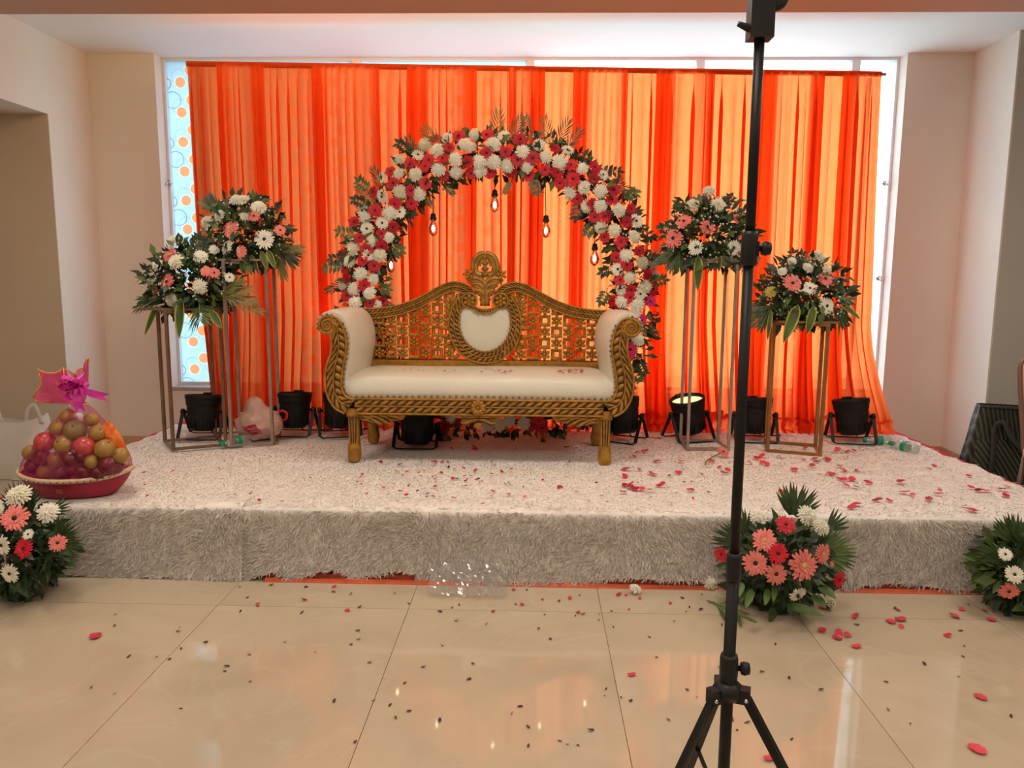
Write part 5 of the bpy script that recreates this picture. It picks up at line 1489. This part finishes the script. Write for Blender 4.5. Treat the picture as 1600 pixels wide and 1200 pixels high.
def patch(u, v):
    return S(0.735 + 0.095 * (u - .5) + 0.05 * (v - .5), 0.575 + 0.17 * (v - .5) - 0.05 * (u - .5), 0.004)
b = MB(); b.grid(patch, 10, 10)
pp = b.build('printed_patch', mat('red_print', (0.42, 0.02, 0.06), 0.4), pb_t)
b = MB()
for k, ph in enumerate((0.36, 0.60)):
    b.tube([Vector(S(0.735 + 0.095 * (u - .5) * .7 + 0.05 * (ph + 0.06 * math.sin(22 * u) - .5), 0.575 + 0.17 * (ph + 0.07 * math.sin(26 * u + k) - .5) - 0.05 * (u - .5) * .7, 0.0065)) for u in [i / 24 for i in range(25)]], 0.0016, 5)
b.build('printed_script', mat('pale_pink_print', (0.72, 0.35, 0.33), 0.4), pp)
mth = MB(); mth.tube([Vector(S(0.90 + 0.035 * math.cos(2 * PI * i / 14), 0.55 + 0.11 * math.sin(2 * PI * i / 14), 0.003)) for i in range(14)], 0.005, 6, 0, closed=True)
mth.build('bag_mouth', M['pale_bag'], pb_t)

M['white_bag'] = thin_mat('white_carrier_plastic', (0.86, 0.82, 0.77), 0.05, 0.25, 0.75, gloss=0.06)
cb_ = Vector((at(18, 736, 4.95).x, 5.05, 0.0))
wbag = thing('carrier_bag', 'white plastic carrier bag standing on the floor left of the platform', 'bag', cb_)
def carr(u, v):
    a = 2 * PI * u; k = (abs(math.cos(a)) ** 3 + abs(math.sin(a)) ** 3) ** -0.33
    w = 0.24 + 0.012 * math.sin(6 * v) - 0.035 * v; d = 0.13 - 0.08 * v * v
    f = mnoise.noise(Vector((math.cos(a) * 2.5, math.sin(a) * 2.5, v * 3)))
    return (w * k * math.cos(a) + 0.015 * f, d * k * math.sin(a) + 0.02 * f, 0.003 + 0.40 * v + (0.03 * math.cos(2 * a) * v ** 4))
b = MB(); b.grid(carr, 48, 18, 0, True, True); b.add([carr(i / 48, 0) for i in range(48)], [tuple(range(48))])
b.build('bag_body', M['white_bag'], wbag)
for x in (-0.13, 0.14):
    P = crom([Vector((x - 0.05, -0.045, 0.37)), Vector((x - 0.03, -0.055, 0.46)), Vector((x + 0.01, -0.05, 0.495)), Vector((x + 0.04, -0.055, 0.455)), Vector((x + 0.055, -0.045, 0.37))], 5)
    MB().tube(P, [0.018, *[0.013] * (len(P) - 2), 0.018], 7, 0, flat=(0.3, Vector((0, 1, 0)))).build('handle', M['white_bag'], wbag)

def tote_mat(name, ang):
    m, nt, b = new_mat(name); N, L = nt.nodes.new, nt.links.new
    tc = N('ShaderNodeTexCoord'); mp = N('ShaderNodeMapping'); mp.inputs['Rotation'].default_value = (0, ang, 0)
    L(tc.outputs['Object'], mp.inputs[0])
    w = N('ShaderNodeTexWave'); w.inputs['Scale'].default_value = 12.5; w.inputs['Distortion'].default_value = 0.6; w.inputs['Detail'].default_value = 1
    L(mp.outputs[0], w.inputs[0])
    r = N('ShaderNodeValToRGB'); r.color_ramp.elements[0].position = 0.55; r.color_ramp.elements[1].position = 0.8
    r.color_ramp.elements[0].color = (0.008, 0.010, 0.009, 1); r.color_ramp.elements[1].color = (0.06, 0.085, 0.035, 1)
    L(w.outputs['Fac'], r.inputs[0]); L(r.outputs[0], b.inputs['Base Color']); b.inputs['Roughness'].default_value = 0.55
    return m
tl = Vector((at(1512, 740, 4.70).x, 4.72, 0.0))
tt = thing('tote_bag', 'big black tote bag with thin green stripes on the floor right of the platform', 'bag', tl)
def tote(u, v):
    a = 2 * PI * u; k = (abs(math.cos(a)) ** 6 + abs(math.sin(a)) ** 6) ** -0.1667
    f = mnoise.noise(Vector((math.cos(a) * 2, math.sin(a) * 2, v * 2.5)))
    x = 0.30 + (0.30 - 0.02 * v) * k * math.cos(a) + 0.075 * v + 0.012 * f
    return (x, 0.10 + (0.13 - 0.075 * v) * k * math.sin(a) + 0.025 * f * (1 - v), 0.004 + 0.60 * v - 0.05 * v * (x - 0.1))
b = MB(); b.grid(tote, 56, 18, 0, True, True); b.add([tote(i / 56, 0) for i in range(56)], [tuple(range(56))])
b.add([Vector(tote(i / 56, 0.985)) for i in range(56)], [tuple(range(56))])
b.build('bag_body', tote_mat('striped_black_fabric', 0.15), tt)
b = MB()
def pocket_(u, v):
    p = Vector(tote(0.60 + 0.36 * u, 0.06 + 0.60 * v)); return (p.x, p.y - 0.006 - 0.02 * math.sin(PI * u) * math.sin(PI * v), p.z)
b.grid(pocket_, 16, 10); b.build('front_pocket', tote_mat('striped_black_pocket', 0.55), tt)
M['strap'] = mat('dark_grey_webbing', (0.035, 0.038, 0.040), 0.6)
P = crom([Vector(tote(0.66, .12)) + Vector((0, -0.02, 0)), Vector(tote(0.655, .5)) + Vector((0, -0.028, 0)), Vector(tote(0.65, .78)) + Vector((-.01, -0.025, 0)), Vector(tote(0.665, .84)) + Vector((0, -0.035, 0)), Vector(tote(0.69, .70)) + Vector((0, -0.05, 0)), Vector(tote(0.73, .60)) + Vector((0, -0.06, 0)), Vector(tote(0.765, .72)) + Vector((0, -0.05, 0)), Vector(tote(0.79, .83)) + Vector((0, -0.04, 0)), Vector(tote(0.83, .80)) + Vector((0, -0.03, 0)), Vector(tote(0.78, .5)) + Vector((0, -0.03, 0)), Vector(tote(0.745, .12)) + Vector((0, -0.02, 0))], 5)
MB().tube(P, 0.017, 7, 0, flat=(0.25, Vector((0, 1, 0)))).build('strap', M['strap'], tt)
MB().tube([Vector(tote(0.55 + 0.40 * i / 20, 0.985)) + Vector((0, -0.004, 0)) for i in range(21)], 0.006, 6).build('top_hem', M['strap'], tt)

# bottles
M['pet'] = thin_mat('clear_thin_plastic', (0.80, 0.85, 0.82), 0.72, 0.5, 0.5, gloss=0.16, tint=(0.93, 0.97, 0.95))
M['green_cap'] = mat('green_plastic', (0.0, 0.30, 0.16), 0.4)
def bottle(p0, p1, label):
    """Small water bottle lying from its cap at p0 to its foot at p1."""
    d = p1 - p0; L_ = d.length; t_ = thing('water_bottle', label, 'bottle', p0, 0, 'small water bottles lying on the rugs')
    T = Vector((0, 0, 1)).rotation_difference(d).to_matrix().to_4x4(); s = L_ / 0.16
    sc = lambda pr: [(r * s, z * s) for r, z in pr]
    MB().lathe(sc([(0.010, 0.012), (0.010, 0.022), (0.014, 0.03), (0.026, 0.052), (0.027, 0.07), (0.0255, 0.075), (0.027, 0.08), (0.027, 0.10), (0.0255, 0.105), (0.027, 0.11), (0.027, 0.150), (0.022, 0.158), (0.0, 0.154)]), 18, T).build('bottle_body', M['pet'], t_)
    MB().lathe(sc([(0.0, 0.0), (0.0125, 0.0), (0.0135, 0.003), (0.0135, 0.016), (0.0125, 0.018)]), 14, T).build('cap', M['green_cap'], t_)
    MB().lathe(sc([(0.0272, 0.083), (0.0278, 0.084), (0.0278, 0.106), (0.0272, 0.107)]), 18, T).build('paper_band', M['green_cap'], t_)
zb3 = ZS + 0.022
bottle(on(345, 694, zb3), on(389, 686, zb3), 'small clear bottle with green cap lying between the two left flower stands')
bottle(on(1349, 688, zb3), on(1392, 688, zb3), 'small clear bottle with green cap lying before the rightmost stage lamp')
bottle(on(1391, 692, zb3), on(1432, 703, zb3), 'small clear bottle lying nearest the right platform edge, cap towards the other bottle')

# clear wrapper at the foot of the platform
M['wrapper'] = thin_mat('clear_crinkled_film', (0.9, 0.9, 0.9), 0.84, 0.3, 0.7, gloss=0.14, tint=(0.96, 0.96, 0.96))
wp = MB(); w0, w1 = at(672, 900, 3.27).x, at(792, 900, 3.27).x
def wfilm(u, v):
    x = w0 + (w1 - w0) * u; q = Vector((u * 7, v * 5, 1.5)); f = mnoise.noise(q); g_ = mnoise.noise(q * 2.6)
    z = 0.004 + 0.115 * (1 - v) ** 1.4 * (0.65 + 0.35 * math.sin(PI * u)) + 0.030 * abs(f) + 0.014 * abs(g_)
    y = 3.325 - 0.16 * v - 0.02 * f - 0.012 * g_
    return (x + 0.01 * g_, min(y, 3.318), max(0.003, z))
wp.grid(wfilm, 34, 22, 0, False)
tag(wp.build('plastic_wrapper', M['wrapper']), 'crinkled clear plastic wrapper on the floor against the platform front', 'wrapper')

# ================================================================== BANQUET CHAIR at the right edge
cx0 = at(1590, 562, 4.15)
ch = thing('banquet_chair', 'peach padded banquet chair with a mauve frame, cut by the right picture edge', 'chair', (cx0.x + 0.265, 4.02, 0), 0)
M['chair_frame'] = mat('mauve_brown_metal', (0.20, 0.12, 0.10), 0.4, metal=0.3); M['chair_pad'] = mat('peach_fabric', (0.70, 0.42, 0.30), 0.8, var=0.05, scale=30, bump=0.1, bscale=200)
zt_c = cx0.z
fr_p = crom([Vector((-0.165, 0.16, 0.44)), Vector((-0.185, 0.165, 0.60)), Vector((-0.215, 0.18, zt_c - 0.09)), Vector((-0.200, 0.19, zt_c - 0.01)), Vector((-0.10, 0.20, zt_c + 0.012)), Vector((0.10, 0.20, zt_c + 0.012)), Vector((0.200, 0.19, zt_c - 0.01)), Vector((0.215, 0.18, zt_c - 0.09)), Vector((0.185, 0.165, 0.60)), Vector((0.165, 0.16, 0.44))], 5)
MB().tube(fr_p, 0.0125, 8).build('back_frame', M['chair_frame'], ch)
pts = [p for p in fr_p if p.z > 0.56]
b = MB(); n = len(pts); cen = sum(pts, Vector()) / n; vs = []
for dy, k in ((-0.035, 0.80), (-0.028, 0.93), (0.0, 0.965), (0.012, 0.93)):
    for p in pts: q = cen.lerp(p, k); vs.append((q.x, q.y + dy, q.z))
b.add(vs, [(r * n + i, r * n + (i + 1) % n, (r + 1) * n + (i + 1) % n, (r + 1) * n + i) for r in range(3) for i in range(n)] + [tuple(range(n)), tuple(range(4 * n - 1, 3 * n - 1, -1))], 0, True)
b.build('back_pad', M['chair_pad'], ch)
def pad(u, v):
    a = 2 * PI * u; k = (abs(math.cos(a)) ** 5 + abs(math.sin(a)) ** 5) ** -0.2
    r = [0.0, 0.85, 1.0, 1.0, 0.85, 0.0][min(5, int(round(v * 5)))]; z = [0.42, 0.42, 0.43, 0.465, 0.485, 0.492][min(5, int(round(v * 5)))]
    return (0.205 * k * r * math.cos(a), -0.03 + 0.205 * k * r * math.sin(a), z)
b = MB(); b.grid(pad, 32, 6, 0, True, True); b.build('seat_pad', M['chair_pad'], ch)
for sx in (-1, 1):
    for sy in (-1, 1):
        MB().tube([(sx * 0.17, -0.03 + sy * 0.17, 0.43), (sx * 0.19, -0.03 + sy * 0.21, 0.0)], [0.0125, 0.011], 8).build('leg', M['chair_frame'], ch)

# ================================================================== TRIPOD POLE in front
YT = 1.60
hb = at(1137, 1075, YT); tx = hb.x
tp = thing('tripod_stand', 'black telescopic tripod stand rising from the floor in front of the platform', 'stand', (tx, YT, 0))
BK = M['black_metal']
def zat(py): return at(1150, py, YT).z
zh = zat(1078); z1_ = zat(885); z2_ = zat(388); z3_ = zat(62)
xoff = lambda z: 0.0
MB().tube([(0, 0, 0.11), (0, 0, z1_ - 0.02)], 0.0130, 16).build('lower_tube', BK, tp)
MB().tube([(0, 0, z1_), (0, 0, z2_ - 0.02)], 0.0108, 16).build('middle_tube', BK, tp)
MB().tube([(0, 0, z2_), (0, 0, z3_ + 0.02)], 0.0100, 16).build('upper_tube', BK, tp)
def collar(z, h, r, knob, nm='collar'):
    b = MB().lathe([(0.011, z - h), (r * 0.92, z - h), (r, z - h + 0.004), (r, z + h - 0.008), (r * 0.9, z + h), (0.009, z + h)], 18)
    o = b.build(nm, M['black_plastic'], tp)
    if knob:
        s = knob
        k = MB().box(0, 0.018, -0.009, 0.009, z - 0.016, z + 0.014).lathe([(0.006, 0.0), (0.006, 0.012), (0.013, 0.013), (0.015, 0.02), (0.013, 0.03), (0.0, 0.031)], 10, Matrix.Translation((s * (r * 0.7), 0, z)) @ Matrix.Rotation(s * PI / 2, 4, 'Y'))
        k.build('clamp_knob', M['black_plastic'], o)
collar(z1_, 0.030, 0.0160, 0); collar(z2_, 0.034, 0.0165, 1)
collar(zh + 0.050, 0.032, 0.0195, 1)
hubm = MB().lathe([(0.013, zh - 0.020), (0.024, zh - 0.020), (0.034, zh - 0.006), (0.034, zh + 0.008), (0.022, zh + 0.020), (0.013, zh + 0.022)], 6)
angs = (206, 342, 97)
for a in angs:
    a = math.radians(a); T = Matrix.Translation((0, 0, zh)) @ Matrix.Rotation(a, 4, 'Z')
    hubm.box(0.016, 0.048, -0.013, 0.013, -0.022, 0.010, 0, T)
hub = hubm.build('hub', M['black_plastic'], tp)
slide = MB().lathe([(0.0135, 0.19), (0.022, 0.19), (0.024, 0.195), (0.024, 0.215), (0.018, 0.222), (0.0135, 0.222)], 14).build('brace_collar', M['black_plastic'], tp)
for a in angs:
    a = math.radians(a); d = Vector((math.cos(a), math.sin(a), 0))
    p0 = d * 0.040 + Vector((0, 0, zh - 0.012)); p1 = d * 0.300 + Vector((0, 0, 0.016))
    lg = MB().bar(p0, p1, 0.019, 0.013).build('leg', BK, tp)
    MB().tube([p1 + Vector((0, 0, 0.02)) - d * 0.012, p1 + Vector((0, 0, -0.013)) + d * 0.006], [0.012, 0.014], 10).build('rubber_foot', M['black_plastic'], lg)
    sd = d.cross(Vector((0, 0, 1)))
    MB().tube([p0 - sd * 0.0145, p0 + sd * 0.0145], 0.0045, 8).build('rivet', M['chrome'], lg)
    MB().bar(d * 0.022 + Vector((0, 0, 0.205)), p0.lerp(p1, 0.52) , 0.010, 0.003).build('brace', BK, tp)
hd = MB()
zz = z3_
hd.box(-0.0225, 0.0225, -0.020, 0.020, zz, zz + 0.085).box(-0.019, 0.021, -0.018, 0.018, zz + 0.085, zz + 0.16)
head = hd.build('head_clamp', M['black_plastic'], tp)
lv = crom([Vector((-0.020, -0.004, zz + 0.020)), Vector((-0.030, -0.006, zz + 0.022)), Vector((-0.045, -0.008, zz + 0.027))], 4)
MB().tube(lv, [0.0095 - 0.0045 * i / 8 for i in range(9)], 8, 0, flat=(0.7, Vector((0, 1, 0)))).build('wing_lever', M['black_plastic'], head)
jw = crom([Vector((0.018, 0, zz + 0.062)), Vector((0.036, 0, zz + 0.066)), Vector((0.048, 0, zz + 0.082)), Vector((0.066, 0, zz + 0.092))], 5)
MB().tube(jw, [0.013 - 0.006 * i / 15 for i in range(16)], 8).build('jaw', M['black_plastic'], head)

# ================================================================== LOOSE FLOWERS, STEMS, PETALS
def loose(kind, px, py, z, r, d, label, stem=None):
    p = on(px, py, z)
    t_ = thing('loose_flower', label, 'flower', p)
    flower(t_, kind, p, d, r, rnd)
    if stem:
        q = [p + Vector((0, 0, 0.0))] + [on(x, y, z - r * 0.35) for x, y in stem]
        MB().tube([v - p for v in crom(q, 4)], 0.004, 6).build('stem', M['stem'], t_)
loose('W', 1110, 908, 0.035, 0.040, (0.1, -0.8, 0.7), 'loose white chrysanthemum on the floor, left of the arrangement behind the pole')
loose('W', 1126, 932, 0.030, 0.034, (0.5, -0.6, 0.3), 'crushed white chrysanthemum beside the tripod pole, close to the tiles')
loose('W', 993, 920, 0.022, 0.028, (0.3, -0.3, 0.9), 'small white flower head alone on the tiles before the coral mat')
loose('W', 1297, 942, 0.030, 0.032, (0.9, -0.5, 0.4), 'white flower fallen on the tiles right of the middle floor arrangement')
loose('G', 1545, 914, 0.035, 0.034, (-0.6, -0.8, 0.3), 'cream gerbera fallen on the floor left of the right edge arrangement')
loose('P', 1130, 706, ZS + 0.03, 0.038, (0.2, -0.5, 0.8), 'coral gerbera with its stem lying at the foot of the half hidden stand', [(1115, 713), (1104, 720), (1102, 726)])
ls = thing('cut_stems', 'bundle of cut green stems lying on the tiles beside the pole', 'stems', on(1140, 945, 0.0))
for (x0, y0, x1, y1) in [(1105, 938, 1182, 972), (1108, 940, 1170, 960), (1115, 940, 1150, 980), (1145, 942, 1200, 945)]:
    a, c = on(x0, y0, 0.006), on(x1, y1, 0.006)
    MB().tube([v - ls.location for v in (a, a.lerp(c, .5) + Vector((0, 0, .008)), c)], 0.0035, 6).build('stem', M['stem'], ls)
for (x0, y0, x1, y1, w) in [(1122, 945, 1134, 972, .02), (1150, 955, 1158, 980, .025), (1150, 940, 1215, 952, .03), (1140, 935, 1200, 938, .03)]:
    broad_leaf(ls, on(x0, y0, 0.012), on(x1, y1, 0.006), w, up=(0, 0, 1), yellow=False)

def petal_mesh(name, m, seed, asp=0.7):
    r = random.Random(seed); b = MB(); c1, c2 = r.uniform(0.15, 0.5), r.uniform(-0.3, 0.4)
    def f(u, v):
        x = (v - .5); w = asp * math.sin(PI * (0.1 + 0.82 * v)) ** 0.7 * (u - .5)
        return (w, x, 0.08 + c1 * (w * w * 2.2 + 0.1) + c2 * x * x + 0.04 * math.sin(9 * u + 7 * v + seed))
    b.grid(f, 4, 5); return b.mesh(name, m)
M['petal_red'] = mat('fallen_crimson_petal', (0.52, 0.015, 0.05), 0.5, perobj=0.3); M['petal_rose'] = mat('fallen_rose_petal', (0.66, 0.05, 0.085), 0.5, perobj=0.2); M['petal_dark'] = mat('dried_dark_scrap', (0.06, 0.022, 0.014), 0.7, perobj=0.4)
PM = {k: [petal_mesh('rose_petal' if k != 'D' else 'leaf_scrap', M[m], s, 0.75 if k != 'D' else 0.5) for s in (1, 2, 3)] for k, m in (('R', 'petal_red'), ('P', 'petal_rose'), ('D', 'petal_dark'))}
pr = random.Random(77)
def scatter(n, fn, z, size, kinds, label, group, cat='petal'):
    k = 0
    while k < n:
        px, py = fn()
        p = on(px, py, z); kd = pr.choice(kinds); me = pr.choice(PM[kd])
        if z > 0.1 and not (-2.4 < p.x < 2.46 and 3.40 < p.y < 5.1): continue
        if z < 0.1 and (p.y > 3.28 or p.y < 1.9): continue
        o = put(me.name.split('.')[0], me); o.location = p; s = pr.uniform(*size)
        o.scale = (s, s, s); o.rotation_euler = (pr.gauss(0, .25), pr.gauss(0, .25), pr.uniform(0, 6.3))
        tag(o, label, cat, group); k += 1
U = pr.uniform
zp = ZS + 0.004
scatter(80, lambda: (pr.gauss(690, 75), min(792, max(722, pr.gauss(752, 22)))), zp, (0.014, 0.028), 'RRRRPD', 'small crimson petal in the scatter on white rugs before the bench', 'petals before the bench')
scatter(56, lambda: (U(965, 1345), 700 + 75 * pr.random() ** 1.3), zp, (0.030, 0.050), 'RPPP', 'larger rose red petal on the white rug right of the bench', 'petals right of the bench')
scatter(26, lambda: (U(1330, 1592), U(725, 800)), zp, (0.030, 0.052), 'PPR', 'rose red petal on the right end of the white rugs', 'petals at the right end of the rugs')
scatter(20, lambda: (U(210, 520), U(718, 785)), zp, (0.014, 0.026), 'RRD', 'small dark red petal on the left end of the white rugs', 'petals at the left end of the rugs')
scatter(26, lambda: (U(780, 1130), U(735, 792)), zp, (0.012, 0.024), 'RDD', 'tiny red or brown scrap on the rugs, below the right half of the bench', 'scraps below the right half of the bench')
scatter(8, lambda: (U(690, 930), U(680, 706)), zp, (0.02, 0.04), 'R', 'crimson petal on the rugs underneath the bench', 'petals underneath the bench')
scatter(13, lambda: (U(1280, 1600), U(905, 1010)), 0.002, (0.025, 0.045), 'PR', 'red petal on the beige tiles near the right floor arrangements', 'petals on the tiles at the right')
scatter(22, lambda: (U(290, 1120), U(905, 960)), 0.002, (0.014, 0.026), 'RR', 'small red petal on the beige tiles along the platform foot', 'petals on the tiles along the platform')
scatter(110, lambda: (U(120, 1580), 915 + 260 * pr.random() ** 1.2), 0.002, (0.010, 0.022), 'DDD', 'tiny dark dried leaf scrap on the beige tiles', 'dried scraps on the tiles', 'scrap')
for (x, y, s, lab) in [(149, 995, 0.075, 'single long pink-red petal on the tiles at the left, far from the others'), (987, 1055, 0.03, 'lone red petal on the tiles left of the tripod pole'), (1338, 1011, 0.04, 'red petal on the tiles at the head of the white window reflection'),
                       (1392, 972, 0.06, 'flat red petal on the tiles, left one of two touching'), (1407, 969, 0.05, 'flat red petal on the tiles, right one of two touching'), (1532, 1090, 0.06, 'large red petal on the tiles at the right, upper of two'),
                       (1527, 1172, 0.075, 'long red petal strip on the tiles near the lower right corner'), (1202, 1186, 0.035, 'red petal on the tiles just right of the tripod legs')]:
    o = put('rose_petal', PM['P'][0]); o.location = on(x, y, 0.002); o.scale = (s, s * .55, s * .5) if s > 0.05 else (s,) * 3; o.rotation_euler = (0, 0, -1.2); tag(o, lab, 'petal')
zsd = zc + ZS + 0.012
for (x0, x1, y0, y1, n_, z_, lab, grp, ks) in [(590, 720, 578, 592, 12, zsd, 'tiny crimson scrap on the left half of the cream bench seat', 'scraps on the left half of the seat', 'RD'), (752, 800, 579, 588, 16, zsd, 'tiny crimson scrap at the middle of the cream bench seat', 'scraps at the middle of the seat', 'R'),
                                         (870, 912, 577, 584, 22, zsd, 'crimson petal along the back edge of the bench seat by the right arm', 'petals along the back of the seat', 'R')]:
    for k in range(n_):
        o = put('rose_petal', pr.choice(PM[pr.choice(ks)])); q = on(U(x0, x1), U(y0, y1), z_); q.y = min(4.69, max(4.27 + 0.2 * pr.random(), q.y)); o.location = q; s = U(0.012, 0.026); o.scale = (s,) * 3; o.rotation_euler = (0, 0, U(0, 6)); tag(o, lab, 'petal', grp)
